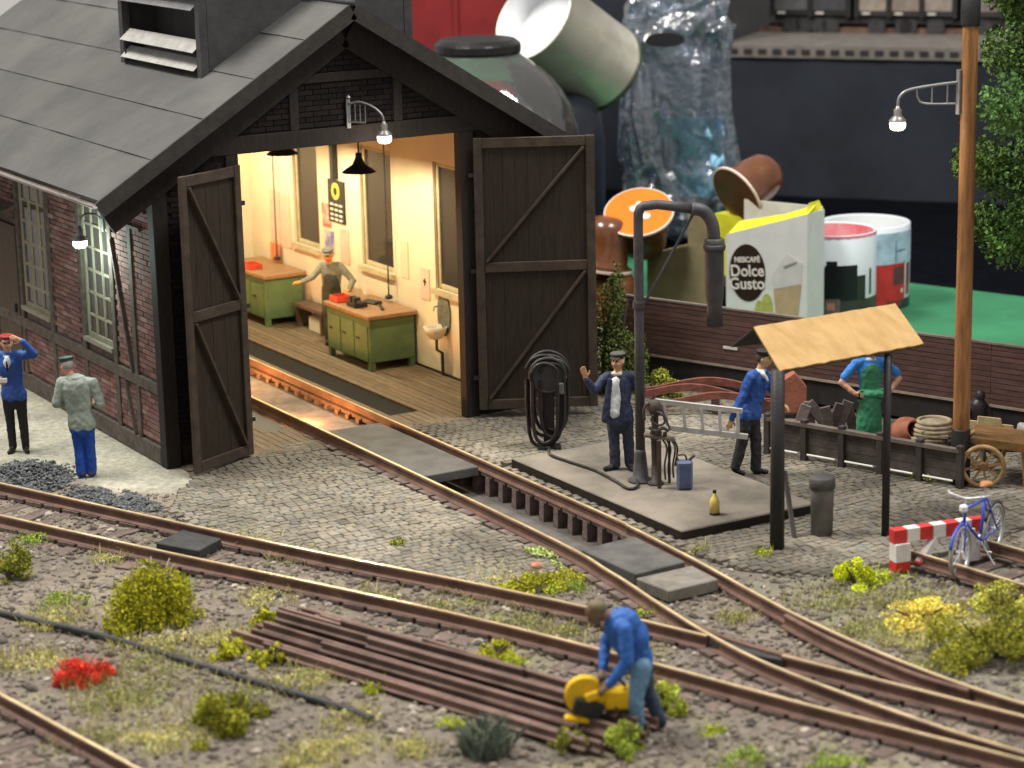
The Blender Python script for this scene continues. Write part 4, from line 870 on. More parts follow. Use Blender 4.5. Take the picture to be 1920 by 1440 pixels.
# --- G: track worker bent over the cut-off saw
p = person('bent over track worker in blue sweater and jeans sawing the spare rails', .10, -11.80, -.04); F = Fig(); sk = mskin('g', (0.17, 0.10, 0.065)); sw = figmat('sweater', (0.028, 0.112, 0.38)); jn = figmat('jeans', (0.13, 0.25, 0.38)); bn = figmat('beanie', (0.145, 0.115, 0.06)); jn_shade = figmat('shaded_jeans', (0.035, 0.055, 0.085))
torso(F, (.02, 0, .76), (-.13, 0, 1.12), sw, .155, .195, .80); F.cone((-.15, -.13, 1.16), (-.13, .13, 1.16), .085, .085, sw); F.ell((-.04, 0, .98), (.18, .15, .22), sw)
F.chain([(.05, -.09, .72), (-.02, -.14, .40), (.0, -.10, .08)], [.105, .082, .072], jn); F.chain([(.05, .09, .72), (.12, .10, .40), (.24, .08, .08)], [.10, .08, .068], jn_shade)  # far leg is the same jeans, with its shade put into the colour
for ax, tx in (((.0, -.10, .05), (-.14, -.13, .035)), ((.24, .08, .05), (.13, .06, .035))): F.cone(ax, tx, .05, .038, blk)
F.chain([(-.12, -.17, 1.15), (-.10, -.25, .84), (-.27, -.25, .62)], [.078, .068, .050], sw); hand(F, (-.285, -.25, .60), (-.38, -.24, .52), (0, 1, .3), sk, .9, (0, .6, -.8), 1.05)
F.chain([(-.18, .17, 1.14), (-.30, .19, .86), (-.33, .02, .68)], [.074, .064, .048], sw); hand(F, (-.335, .0, .67), (-.36, -.12, .62), (0, 0, 1), sk, .9, (0, 0, -1), 1.05)
F.cone((-.20, 0, 1.20), (-.33, 0, 1.25), .065, .058, sk); head(F, (-.40, -.01, 1.275), R_(78), sk, bn, None, None, .75); F.ell((-.385, -.005, 1.325), (.10, .095, .085), bn)
F.build(p, .0075)
# ================================================================== THINGS IN THE YARD
W = lambda x, y, z, r=0, d=0: Vector((x, y, z)) + VR * r - VB * d    # r metres to the right, d towards the photographer
# cut-off saw on the rail stack
yel = M('saw_yellow', (0.80, 0.48, 0.01), .4, .15, 6); cs = thing('cut_off_saw', 'yellow and black cut-off saw held on the stacked rails', 'saw', W(.10, -11.80, .17, -.52, .12), YAW)
rotd = Matrix.Rotation(R_(90), 3, 'X')
MB().lathe([(.05, -.05), (.19, -.05), (.205, -.03), (.205, .03), (.19, .05), (.05, .05)], 28, (0, 0, .245), rotd).build('blade_guard', yel, cs, smooth=False, bevel=.006)
MB().lathe([(.02, -.008), (.215, -.008), (.215, .008), (.02, .008)], 28, (0, -.0, .22), rotd).build('blade', dark_steel, cs)
MB().box((.03, -.075, .13), (.30, .07, .17), rot=Matrix.Rotation(R_(18), 3, 'Y')).build('belt_cover', black_metal, cs, bevel=.02)
MB().box((.07, -.085, .26), (.16, .05, .10), rot=Matrix.Rotation(R_(-20), 3, 'Y')).build('side_cover', yel, cs, bevel=.02)
MB().box((.33, .06, .19), (.30, .20, .22)).build('engine', yel, cs, bevel=.03); MB().box((.34, .06, .05), (.26, .16, .06)).build('engine_base', black_metal, cs, bevel=.01)
MB().box((-.08, -.05, .01), (.26, .10, .06), rot=Matrix.Rotation(R_(8), 3, 'Y')).build('foot', yel, cs, bevel=.018)
MB().tube(catmull([(.14, -.02, .32), (.17, -.03, .42), (.30, -.02, .44), (.40, .04, .32)], 5), .018, 8).build('handle', black_metal, cs, smooth=True)
# spare rails in a stack
lab = ['topmost dark rail at the back of the stacked spare rails', 'long brown rail on top of the stack, second from the back', 'brown rail lying across the middle of the stack', 'reddish rail in the upper layer towards the saw', 'short rusty rail ending near the yellow saw',
       'thin rail on the near slope of the stack', 'rail in the bottom layer on the far side', 'rail in the bottom layer under the middle', 'rail in the bottom layer nearest the grass', 'foremost rail of the stack with its whole side in view', 'loose rail lying slightly skewed on the stack', 'pale worn rail between the front ones']
dr = Vector((.318, -.948, 0)); sd = Vector((.948, .318, 0)); o0 = Vector((-1.62, -6.95, 0))
lab += ['thin rail slipped down on the grass side of the stack', 'short thin rail resting on the middle of the stack', 'second rail from the front in the bottom layer', 'rail at the very back of the stack beside the running track', 'slightly bowed rail on the top layer', 'lowest front rail touching the weeds']
spec = [(.02, .02, 5.0, .0, .12), (.30, .00, 5.1, .01, .02), (.12, .55, 4.2, .02, .10), (-.08, .4, 4.9, -.01, .11), (-.20, 1.7, 3.4, .015, .185), (-.30, .2, 5.2, -.006, .10), (.14, .1, 5.2, .0, .015), (-.02, .0, 5.3, .008, .015), (-.14, .15, 5.3, -.004, .015), (-.46, -.1, 5.35, -.01, .012), (.06, 2.2, 2.9, -.03, .19), (-.36, 1.2, 4.1, .012, .10), (-.52, .5, 4.6, -.006, .014), (-.05, 1.1, 2.6, .02, .20), (-.34, .05, 5.3, -.008, .013), (.24, .3, 4.8, -.004, .014), (-.14, .2, 4.7, .01, .165), (-.24, .0, 5.2, -.01, .014)]
srail = M('spare_rail', (0.158, 0.099, 0.080), .7, .35, 3, .15, 30, metal=.1, rnd=.25)
for lb_, (off, st_, L, sk_, z) in zip(lab, spec):
    a = o0 + sd * (off * 1.3 + .05) + dr * st_; z = z * 1.15; e = a + dr * L + sd * sk_ * L; b = MB(); b.sweep([(a.x, a.y, z - .02), ((a.x + e.x) / 2, (a.y + e.y) / 2, z - .024), (e.x, e.y, z - .02)], [(u * .72, h * .72) for u, h in RP]); tag(b.build('spare_rail', srail), lb_, 'rail', 'spare rails in the stack')
pts = [(-4.6, -3.7), (-4.09, -4.72), (-3.36, -6.22), (-2.77, -7.85), (-2.17, -9.48), (-2.0, -10.1)]
tag(MB().tube(catmull([(x, y, .0) for x, y in pts], 8), .045, 8).build('cable', M('cable_black', (0.028, 0.028, 0.030), .5, .3, 6), smooth=True), 'black cable lying along the foreground ballast', 'cable')
# --- water crane
wc = thing('water_crane', 'dark grey water crane with bent pipe and hanging spout', 'water crane', (4.86, -4.735, .12)); wcm = M('crane_paint', (0.062, 0.060, 0.064), .5, .3, 5, .1, 30)
MB().lathe([(.17, 0), (.17, .03), (.11, .06), (.085, .30), (.075, .40), (.066, .45)], 20).build('base', wcm, wc, smooth=True)
V = lambda r, z: VR * r + Vector((0, 0, z))
MB().tube([V(0, .4), V(0, 2.0), V(0, 3.50)] + [V(.09 - .09 * math.cos(t), 3.62 + .13 * math.sin(t)) for t in (.2, .8, 1.3)] + [V(.25, 3.765), V(.70, 3.70)] , .066, 16).build('riser_pipe', wcm, wc, smooth=True)
MB().tube(catmull([V(.70, 3.70), V(.86, 3.66), V(.97, 3.50), V(1.0, 3.28)], 5), .085, 16).build('elbow', wcm, wc, smooth=True)
MB().lathe([(.11, 3.30), (.135, 3.28), (.135, 3.20), (.125, 3.18), (.125, 2.55), (.10, 2.40), (.115, 2.12), (.09, 2.12)], 20, tuple(V(1.0, 0))).build('spout', wcm, wc, smooth=True)
MB().lathe([(.14, 3.14), (.148, 3.16), (.148, 3.20), (.14, 3.22)], 20, tuple(V(1.0, 0))).build('spout_ring', dark_steel, wc, smooth=True)
MB().tube([V(.06, 2.42), V(.72, 3.62)], .018, 8).build('strut', wcm, wc); MB().lathe([(.08, 2.38), (.085, 2.40), (.085, 2.46), (.08, 2.48)], 16).build('clamp', dark_steel, wc)
# --- hand pump beside it
rag = M('oily_rag', (0.085, 0.066, 0.050), .8, .5, 6, .5, 25, col2=(0.03, 0.026, 0.022)); pm_ = M('pump_iron', (0.055, 0.043, 0.036), .6, .4, 6, .3, 30)
ts = thing('hand_pump', 'slim dark hand pump with pipes and hoses at the foot of the water crane', 'pump', W(4.86, -4.735, .12, .19, .16), YAW)
MB().lathe([(.11, 0), (.11, .03), (.06, .05), (.05, .30), (.055, .62), (.075, .66), (.075, .72), (.05, .74), (.045, .95), (.07, .98), (.085, 1.02), (.085, 1.10), (.05, 1.16), (.0, 1.18)], 18).build('column', pm_, ts, smooth=True)
MB().box((.06, -.03, .66), (.42, .13, .035), rot=Matrix.Rotation(R_(10), 3, 'Y')).build('shelf', M('shelf_wood', (0.16, 0.125, 0.095), .8, .3, 5, .2, 30), ts)
MB().box((.04, -.20, .33), (.055, .055, .66)).build('leg', M('stand_wood', (0.070, 0.045, 0.034), .75, .3, 6, .2, 30), ts); MB().box((.19, .04, .31), (.035, .035, .62)).build('leg', MATS['stand_wood'], ts)
MB().tube(catmull([(0, 0, 1.10), (-.10, -.02, 1.12), (-.15, -.03, 1.02), (-.14, -.04, .90)], 5), .020, 8).build('spout', pm_, ts, smooth=True); MB().tube([(0, 0, 1.14), (.10, -.02, 1.02), (.20, -.04, .76)], .013, 6).build('lever', pm_, ts)
MB().tube(catmull([(.02, -.07, 1.02), (.10, -.10, .98), (.12, -.11, .88), (.04, -.10, .84), (-.05, -.08, .90), (-.03, -.08, .98)], 5), .017, 8).build('rope_knot', rag, ts, smooth=True); MB().tube(catmull([(-.08, -.05, .80), (.0, -.10, .76), (.10, -.10, .80), (.17, -.06, .75)], 5), .022, 8).build('rope_knot', rag, ts, smooth=True)
for k, (x, z0) in enumerate(((.10, .08), (.15, .03), (.21, .10), (.24, .30))): MB().tube(catmull([(x - .02, -.06, .66), (x + .05, -.09, .52), (x + .02, -.07, .28), (x + .03, -.06, z0)], 5), .013, 8).build('hanging_hose', black_metal if k % 2 else pm_, ts, smooth=True)
for k, (x, y, z) in enumerate(((-.02, -.04, .73), (.06, -.05, .72), (.13, -.04, .70))): MB().box((x, y, z), (.05, .05, .07), rz=.4 * k).build('valve', rag, ts, bevel=.012)
# --- hose reel
hr = thing('hose_stand', 'black hose hung in loops on a stand in front of the right door', 'hose stand', (4.97, -2.20, -.02), YAW); hm = M('hose_black', (0.022, 0.020, 0.020), .5, .4, 6, .15, 30)
MB().box((0, .05, .52), (.16, .12, 1.06)).build('post', black_metal, hr, bevel=.01); MB().box((0, .05, .02), (.34, .3, .05)).build('base', black_metal, hr)
MB().lathe([(.22, -.10), (.25, -.08), (.20, -.06), (.20, .06), (.25, .08), (.22, .10)], 22, (0, 0, 1.10), rotd).build('drum', dark_steel, hr)
for k in range(7):
    w_ = .20 + .018 * k - (.03 if k % 2 else 0); zb = (.14, .22, .10, .30, .05, .26, .18)[k]; y = -.15 + .045 * k; x0_ = (-.05, .06, -.02, .08, -.06, .03, 0)[k]
    MB().tube(catmull([(x0_ - w_ * .9, y, 1.05), (x0_ - w_ * .9, y, .6), (x0_ - w_ * .75, y, zb + .12), (x0_ - w_ * .3, y, zb), (x0_ + w_ * .35, y, zb + .03), (x0_ + w_ * .8, y, zb + .2), (x0_ + w_ * .9, y, .7), (x0_ + w_ * .9, y, 1.05)] + [(x0_ + w_ * math.cos(t), y, 1.10 + w_ * math.sin(t) * 1.05) for t in (.3, .9, 1.57, 2.2, 2.8)], 5), .026, 8, cap=False).build('hose_loop', hm, hr, smooth=True)
for k in range(5):
    w_ = .25 - .03 * k; MB().tube(arc((0, -.10 + .05 * k, 1.12), w_, 0, 2 * math.pi, 26), .028, 8).build('hose_coil', rag if k in (1, 3) else hm, hr, smooth=True)
MB().box((.18, -.12, .93), (.09, .06, .17)).build('nozzle', M('dull_grey', (0.13, 0.125, 0.12), .5, .2, 6), hr, bevel=.015)
hp = [W(4.97, -2.2, .05, -.05, .15), W(4.97, -2.2, .08, .0, .30), Vector((4.53, -2.95, .145)), Vector((4.55, -3.45, .145)), Vector((4.60, -4.0, .145)), Vector((4.54, -4.6, .145)), Vector((4.48, -5.0, .145)), Vector((4.63, -5.0, .145)), Vector((4.78, -4.75, .17))]
tag(MB().tube(catmull(hp, 8), .020, 8).build('hose', hm, smooth=True), 'thin black hose snaking across the platform at the waving man', 'hose')
# --- jerry can, bottle, bin
jc = thing('oil_can', 'blue grey fuel can with spout on the platform', 'can', W(5.13, -5.385, .12), YAW); jm = M('can_blue', (0.095, 0.125, 0.21), .5, .3, 6, .1, 30)
MB().box((0, 0, .20), (.21, .15, .40)).build('body', jm, jc, bevel=.03); MB().tube([(.06, 0, .40), (.13, 0, .46)], .022, 8).build('spout', dark_steel, jc); MB().tube(catmull([(-.08, 0, .39), (-.10, 0, .46), (.0, 0, .47), (.03, 0, .40)], 5), .013, 8).build('handle', dark_steel, jc, smooth=True); MB().box((0, -.077, .2), (.15, .006, .28)).build('side_panel', M('can_blue2', (0.07, 0.09, 0.17), .5, .3, 6), jc)
bt_ = thing('bottle', 'small yellow bottle standing at the platform edge', 'bottle', (4.78, -6.56, .12)); MB().lathe([(.0, .03), (.065, .03), (.065, .17), (.045, .22), (.022, .25), (.022, .29), (.0, .29)], 16).build('body', M('bottle_yellow', (0.62, 0.47, 0.12), .35, .2, 6), bt_, smooth=True); MB().lathe([(.0, 0), (.067, 0), (.067, .029), (.0, .03)], 16).build('foot_ring', black_metal, bt_); MB().lathe([(.024, .285), (.024, .325), (.0, .33)], 12).build('cap', black_metal, bt_)
bn_ = thing('litter_bin', 'grey cylindrical bin under the tan canopy', 'bin', (5.62, -7.70, 0)); MB().lathe([(.0, 0), (.135, 0), (.15, .62), (.15, .66)], 20).build('body', M('bin_grey', (0.145, 0.14, 0.13), .6, .3, 5, .1, 30), bn_, smooth=True); MB().lathe([(.152, .60), (.165, .61), (.165, .745), (.155, .755), (.0, .755)], 20).build('lid', M('bin_lid', (0.085, 0.082, 0.078), .6, .3, 5), bn_, smooth=True)
tag(MB().bar((5.25, -7.62, 0.0), (5.33, -7.30, .78), .05, .05).build('stake', M('stake', (0.10, 0.09, 0.08), .8, .3, 6)), 'thin grey stake leaning beside the canopy post', 'stake')
# --- canopy
cp = thing('canopy', 'tan cardboard canopy on two black posts over the platform corner', 'canopy', (4.80, -7.86, -.03)); tan = M('cardboard', (0.375, 0.245, 0.100), .85, .12, 2, .1, 20, col2=(0.30, 0.185, 0.072), stretch=(3, 1, 1)); dko = M('underside_shade', (0.03, 0.025, 0.02), .9, .3, 4)
e_ = Vector((.975, -.223, 0)); n_ = Vector((.223, .975, 0))
MB().lathe([(.092, 0), (.088, 1.2), (.086, 2.30)], 16).build('post', black_metal, cp, smooth=True); MB().lathe([(.05, 0), (.048, 2.36)], 12, tuple(Vector((6.24, -8.19, 0)) - Vector((4.80, -7.86, 0)))).build('post', black_metal, cp, smooth=True)
fl = Vector((0, 0, 2.31)) - e_ * .0 - n_ * .06; fr = fl + e_ * 1.93 + Vector((0, 0, .16)); rl = fl + n_ * .98 + Vector((0, 0, .34)) + e_ * .08; rr = rl + e_ * 1.95 + Vector((0, 0, .13)); bl = rl + n_ * .72 - Vector((0, 0, .38)); br = bl + e_ * 1.95 + Vector((0, 0, .05))
def panel(a, b_, c_, d_, th):
    m_ = MB(); nn = 26; nr = (b_ - a).cross(d_ - a).normalized(); cols = []
    for i in range(nn + 1):
        t = i / nn; w_ = .004 * math.sin(i * 2.2) - (.010 if i % 4 == 0 else 0); lo = a.lerp(b_, t) + nr * w_; hi = d_.lerp(c_, t) + nr * w_ * .5; cols.append((lo, hi))
    vs = [q for c in cols for q in c]; k = len(vs); vs += [q - nr * th for q in vs]; fs = []
    for i in range(nn): s_ = 2 * i; fs += [(s_, s_ + 2, s_ + 3, s_ + 1), (k + s_ + 1, k + s_ + 3, k + s_ + 2, k + s_), (s_ + 2, s_, k + s_, k + s_ + 2), (s_ + 1, s_ + 3, k + s_ + 3, k + s_ + 1)]
    fs += [(0, 1, k + 1, k), (2 * nn + 1, 2 * nn, k + 2 * nn, k + 2 * nn + 1)]; m_.add(vs, fs); return m_
panel(fl, fr, rr, rl, .022).build('roof_panel', tan, cp); panel(rl + Vector((0, 0, .002)), rr + Vector((0, 0, .002)), br, bl, .022).build('roof_panel', M('back_slope_shade', (.05, .038, .025), .85, .3, 3), cp)  # back slope is cardboard too; its shade is put into the colour
panel(fl - Vector((0, 0, .03)), fr - Vector((0, 0, .03)), rr - Vector((0, 0, .035)), rl - Vector((0, 0, .035)), .006).build('shade_sheet', dko, cp); panel(rl - Vector((0, 0, .035)), rr - Vector((0, 0, .035)), br - Vector((0, 0, .03)), bl - Vector((0, 0, .03)), .006).build('shade_sheet', dko, cp)  # dark sheets added to stand in for the shade under the roof
# --- ladder
ld = thing('ladder', 'silver aluminium ladder carried level beside the walking man', 'ladder', W(6.48, -4.98, 0), YAW); alu = M('aluminium', (0.46, 0.455, 0.42), .45, .12, 6, metal=.1)
ang = math.atan2(-.17, 1.0)
tl, tr_, bl_, br_ = Vector((-1.30, -.26, 1.14)), Vector((-.24, -.24, .985)), Vector((-1.12, -.26, .765)), Vector((-.10, -.24, .615))
MB().bar(tl, tr_ + (tr_ - tl) * .12, .04, .075).build('side_rail', alu, ld, bevel=.006); MB().bar(bl_, br_ + (br_ - bl_) * .06, .04, .08).build('side_rail', alu, ld, bevel=.006)
for k in range(5):
    t = (.12 + k * .235); MB().bar(tl.lerp(tr_, t) - Vector((0, 0, .02)), (bl_.lerp(br_, t - .13)) + Vector((0, 0, .02)), .04, .055).build('rung', alu, ld)
# --- low board fence
fn = thing('board_fence', 'low dark board fence with a pale bottom pipe behind the canopy', 'fence', (7.35, -4.24, -.02)); A_ = Vector((0, 0, 0)); B_ = Vector((8.39 - 7.35, -7.12 + 4.24, 0)); fd = (B_ - A_).normalized(); Lf = (B_ - A_).length
fm = M('fence_board', (0.075, 0.062, 0.052), .75, .4, 4, .3, 25, rnd=.15)
for i in range(6): q_ = fd * (Lf * i / 5); MB().box(tuple(q_ + Vector((0, 0, .30))), (.09, .09, .62), rz=math.atan2(fd.y, fd.x)).build('post', M('fence_post', (0.05, 0.042, 0.038), .7, .3, 5), fn, bevel=.006)
for i in range(5):
    a, b_ = fd * (Lf * i / 5 + .05), fd * (Lf * (i + 1) / 5 - .05)
    for z in (.18, .305, .43): MB().bar(a + Vector((.02, 0, z)), b_ + Vector((.02, 0, z)), .025, .118).build('board', fm, fn)
MB().bar(A_ + Vector((0, 0, .535)), B_ + Vector((0, 0, .535)), .10, .05).build('top_rail', M('fence_top', (0.13, 0.105, 0.09), .75, .3, 5), fn); 
for i in range(5): a, b_ = fd * (Lf * i / 5 + .08), fd * (Lf * (i + 1) / 5 - .08); MB().tube([a + Vector((-.06, -.03, .125)), b_ + Vector((-.06, -.03, .125))], .015, 8).build('bottom_pipe', M('pipe_pale', (.72, .70, .66), .4, .1, 5), fn)
# --- buffer stop and siding stub
bs = thing('buffer_stop', 'red and white striped barrier beam at the end of the siding', 'barrier', (5.42, -9.30, -.05)); bd = Vector((.985, -.17, 0)); rw = M('barrier_red', (0.56, 0.035, 0.03), .5, .2, 7); ww = M('barrier_white', (0.66, 0.62, 0.60), .55, .15, 7)
for i in range(7): MB().bar(bd * (i * .178) + Vector((0, 0, .47)), bd * ((i + 1) * .178 - .001) + Vector((0, 0, .47)), .13, .17).build('beam_band', rw if i % 2 == 0 else ww, bs, bevel=.006)
MB().box((.10, -.04, .27), (.20, .16, .22), rz=-.17).build('post_band', ww, bs); MB().box((.10, -.04, .10), (.20, .16, .12), rz=-.17).build('post_band', rw, bs); q_ = bd * 1.1; MB().box((q_.x, q_.y, .21), (.16, .14, .36), rz=-.17).build('post_band', ww, bs)
MB().bar(bd * .62 + Vector((0, 0, .40)), bd * .30 + Vector((0, -.12, .12)), .09, .10).build('brace', ww, bs); MB().bar(bd * .36 + Vector((0, -.10, .17)), bd * .28 + Vector((0, -.125, .10)), .092, .102).build('brace_foot', rw, bs)
t5 = thing('railway_track', 'short rusty siding ending at the striped barrier', 'track'); rail([(5.70, -9.2), (5.80, -9.9), (5.95, -11.0), (6.3, -13.2)], t5, .04); rail([(6.72, -9.4), (6.83, -10.1), (6.98, -11.2), (7.3, -13.4)], t5, .04); sleepers([(5.70, -9.3), (5.80, -9.9), (5.95, -11.0), (6.3, -13.2)], [(6.72, -9.4), (6.83, -10.1), (6.98, -11.2), (7.3, -13.4)], t5, .40)
# --- bicycle
bk = thing('bicycle', 'small blue bicycle with brown saddle propped beside the striped barrier', 'bicycle', (5.90, -9.98, .0)); rear = Vector((6.85, -9.50, .31)) - Vector((5.90, -9.98, 0)); frnt = Vector((0, 0, .31)); bdv = Vector((rear.x, rear.y, 0)).normalized(); bl2 = M('bike_blue', (0.045, 0.075, 0.42), .35, .15, 8); tyre = M('tyre', (0.30, 0.30, 0.29), .7, .2, 8); spk = M('spoke', (0.55, 0.56, 0.60), .4, .1, 8, metal=.5)
rw_ = rear.copy(); fwd_dir = Vector((.80, .60, 0))
for c_, ax, nm in ((frnt, bdv, 'front_wheel'), (rear, bdv, 'rear_wheel')):
    wh = MB().tube(arc(c_, .295, 0, 2 * math.pi, 32, ax, (0, 0, 1))[:-1], .027, 8, closed=True).build(nm, tyre, bk, smooth=True)
    MB().tube(arc(c_, .27, 0, 2 * math.pi, 28, ax, (0, 0, 1))[:-1], .010, 6, closed=True).build('rim', spk, wh)
    for k in range(14): t = 2 * math.pi * k / 14; MB().tube([c_, c_ + (ax * math.cos(t) + Vector((0, 0, math.sin(t)))) * .27], .004, 4).build('spoke', spk, wh)
    MB().tube([c_ - ax.cross(Vector((0, 0, 1))) * .05, c_ + ax.cross(Vector((0, 0, 1))) * .05], .022, 8).build('hub', spk, wh)
bb = frnt.lerp(rear, .58) + Vector((0, 0, -.02)); st_ = frnt.lerp(rear, .70) + Vector((0, 0, .50)); hd = frnt + bdv * .13 + Vector((0, 0, .50)); hl = frnt + bdv * .10 + Vector((0, 0, .36))
fr_ = MB()
for a, b_ in ((bb, st_), (st_ - Vector((0, 0, .04)), hd), (bb, hl), (hd, hl)): fr_.tube([a, b_], .020, 8)
for s_ in (-1, 1): o_ = bdv.cross(Vector((0, 0, 1))) * .045 * s_; fr_.tube([bb + o_ * .6, rear + o_], .012, 6); fr_.tube([st_ + o_ * .4, rear + o_], .012, 6); fr_.tube([hl + o_ * .6, frnt + o_], .013, 6)
fr_.build('frame', bl2, bk, smooth=True)
sx = bdv.cross(Vector((0, 0, 1))); hb = hd + Vector((0, 0, .13)); MB().tube([hd, hb], .014, 6).build('stem', spk, bk); MB().tube(catmull([hb - sx * .26 + bdv * .14 + Vector((0, 0, .03)), hb - sx * .20 - bdv * .0 + Vector((0, 0, .04)), hb, hb + sx * .20 + Vector((0, 0, .04)), hb + sx * .26 + bdv * .14 + Vector((0, 0, .03))], 5), .014, 8).build('handlebar', spk, bk, smooth=True)
MB().tube([st_, st_ + Vector((0, 0, .12))], .014, 6).build('seat_post', spk, bk)
sm_ = MB(); c_ = st_ + Vector((0, 0, .145)); sm_.lathe([(.0, -.03), (.8, -.02), (1.0, .0), (.8, .02), (.0, .03)], 18); sm_.v = [tuple(c_ + bdv * (x * .14) + sx * (y * (.085 if x > 0 else .05)) + Vector((0, 0, z))) for x, y, z in sm_.v]; sm_.build('saddle', M('saddle_tan', (0.42, 0.19, 0.085), .5, .2, 8), bk, smooth=True)
MB().tube(arc(rear, .335, .25, 2.6, 16, bdv, (0, 0, 1)), .022, 8).build('mudguard', M('mudguard', (0.035, 0.035, 0.04), .5, .2, 8), bk, smooth=True); MB().tube(arc(frnt, .335, .6, 2.8, 16, bdv, (0, 0, 1)), .020, 8).build('mudguard', bl2, bk, smooth=True)
MB().tube([bb, bb + sx * .20 - bdv * .02 + Vector((0, 0, -.28))], .012, 6).build('kickstand', spk, bk); MB().box(tuple(hd - bdv * .06 + Vector((0, 0, .02))), (.09, .09, .09)).build('headlamp', M('lamp_white', (.7, .7, .7), .3, .1, 5), bk, bevel=.02); MB().lathe([(.0, -.012), (.075, -.012), (.075, .012), (.0, .012)], 16, tuple(bb), Matrix.Rotation(math.atan2(bdv.y, bdv.x), 3, 'Z') @ rotd).build('chainring', spk, bk)
for s_ in (-1, 1): MB().tube([bb + sx * .06 * s_, bb + sx * .07 * s_ + Vector((0, 0, -.13 * s_)), bb + sx * .15 * s_ + Vector((0, 0, -.13 * s_))], .011, 6).build('pedal_crank', spk, bk)
# --- hand cart
hc = thing('hand_cart', 'brown wooden two wheeled hand cart by the pole', 'cart', W(8.56, -6.93, 0, .56, -.12), YAW + R_(-12)); cwm = M('cart_wood', (0.215, 0.108, 0.035), .65, .4, 5, .25, 30, rnd=.12, stretch=(1, 5, 1)); cwd = M('cart_wood_pale', (0.33, 0.205, 0.09), .65, .3, 5, .2, 30)
for k in range(6): MB().box((.30, -.30 + k * .125, .58), (1.3, .118, .045), rot=Matrix.Rotation(R_(6), 3, 'Y')).build('bed_plank', cwm, hc)
for y in (-.34, .36): MB().box((.32, y, .54), (1.3, .05, .10), rot=Matrix.Rotation(R_(6), 3, 'Y')).build('side_beam', cwm, hc)
for y, nm in ((-.44, 'wheel'), (.46, 'wheel')):
    wc_ = Vector((-.22, y, .30)); wh = MB().tube(arc(wc_, .27, 0, 2 * math.pi, 28)[:-1], .033, 8, closed=True).build(nm, cwd, hc, smooth=True)
    for k in range(8): t = 2 * math.pi * k / 8 + .2; MB().bar(wc_, wc_ + Vector((math.cos(t), 0, math.sin(t))) * .26, .03, .035, (0, 1, 0)).build('spoke', cwd, wh)
    MB().lathe([(.05, -.06), (.065, 0), (.05, .06)], 14, tuple(wc_), rotd).build('hub', cwm, wh)
MB().tube([(-.22, -.44, .30), (-.22, .46, .30)], .025, 8).build('axle', black_metal, hc)
for y in (-.30, .30): MB().bar((.30, y, .52), (.34, y, 0.0), .06, .06).build('leg', cwd, hc)
MB().bar((.33, -.30, .22), (.33, .30, .22), .04, .04).build('crossbar', cwd, hc)
for y in (-.26, .28): MB().bar((.70, y, .49), (1.35, y, .40), .05, .05).build('shaft', cwm, hc)
# ================================================================== BEHIND THE YARD
# --- goods wagon on the back siding
P0 = Vector((8.396, .325, 0)); dv = Vector((.36, -.933, 0)); nv = Vector((.933, .36, 0)); an = math.atan2(dv.y, dv.x)
wg = thing('goods_wagon', 'long brown planked goods wagon behind the yard', 'wagon', tuple(P0), an); wm = M('wagon_board', (0.098, 0.050, 0.042), .65, .35, 3, .2, 30, rnd=.14, stretch=(1, 4, 6)); wf = M('wagon_frame', (0.022, 0.019, 0.018), .7, .3, 6)
n = 11; z0, z1 = .46, 1.345; h = (z1 - z0) / n; LX0, LX1 = -.6, 9.2   # local x runs along the wagon, local +y away from the yard
for i in range(n):
    for a, b_ in ((LX0, 2.6), (2.6, 6.0), (6.0, LX1)): MB().bx(a + .003, b_ - .003, rng.uniform(-.004, .004), .05, z0 + i * h + .005, z0 + (i + 1) * h - .005).build('board', wm, wg)
MB().bx(LX0, LX1, -.015, .055, z0 - .035, z0).build('side_sill', M('wagon_sill', (0.30, 0.24, 0.19), .7, .25, 4), wg); MB().bx(LX0, LX1, -.012, .056, z1, z1 + .028).build('top_rail', M('wagon_top', (0.17, 0.14, 0.12), .6, .25, 4), wg)
MB().bx(LX0, LX1, .055, 2.3, z0 - .03, z0 + .02).build('floor', wf, wg); MB().bx(LX0, LX1, 2.25, 2.3, z0 + .02, .72).build('far_side', wm, wg); MB().bx(LX0, LX0 + .05, .056, 2.249, z0 + .02, .72).build('end_board', wm, wg); MB().bx(LX1 - .05, LX1, .056, 2.249, z0 + .02, z1).build('end_board', wm, wg)
MB().bx(LX0 + .05, LX1 - .05, .30, .42, .22, z0 - .04).build('sole_bar', wf, wg); MB().bx(LX0 + .05, LX1 - .05, .02, .03, .06, z0 - .04).build('dark_apron', wf, wg)
for x in (.6, 1.7, 6.2, 7.3):
    for y in (.52, 1.62): MB().lathe([(.05, -.04), (.23, -.04), (.25, -.06), (.25, -.08), (.0, -.08)], 22, (x, y, .40), Matrix.Rotation(R_(90), 3, 'X')).build('wheel', dark_steel, wg)
MB().bx(1.42, 1.68, -.012, -.003, .72, .765).build('label_plate', M('label_white', (.6, .57, .52), .6, .15, 6), wg)
t4 = thing('railway_track', 'back siding under the brown wagon', 'track'); q0 = P0 + nv * .50; 
for off in (.50, 1.58):
    a = P0 + nv * off - dv * 1.0; b_ = P0 + nv * off + dv * 10; rail([(a.x, a.y), ((a.x + b_.x) / 2, (a.y + b_.y) / 2), (b_.x, b_.y)], t4)
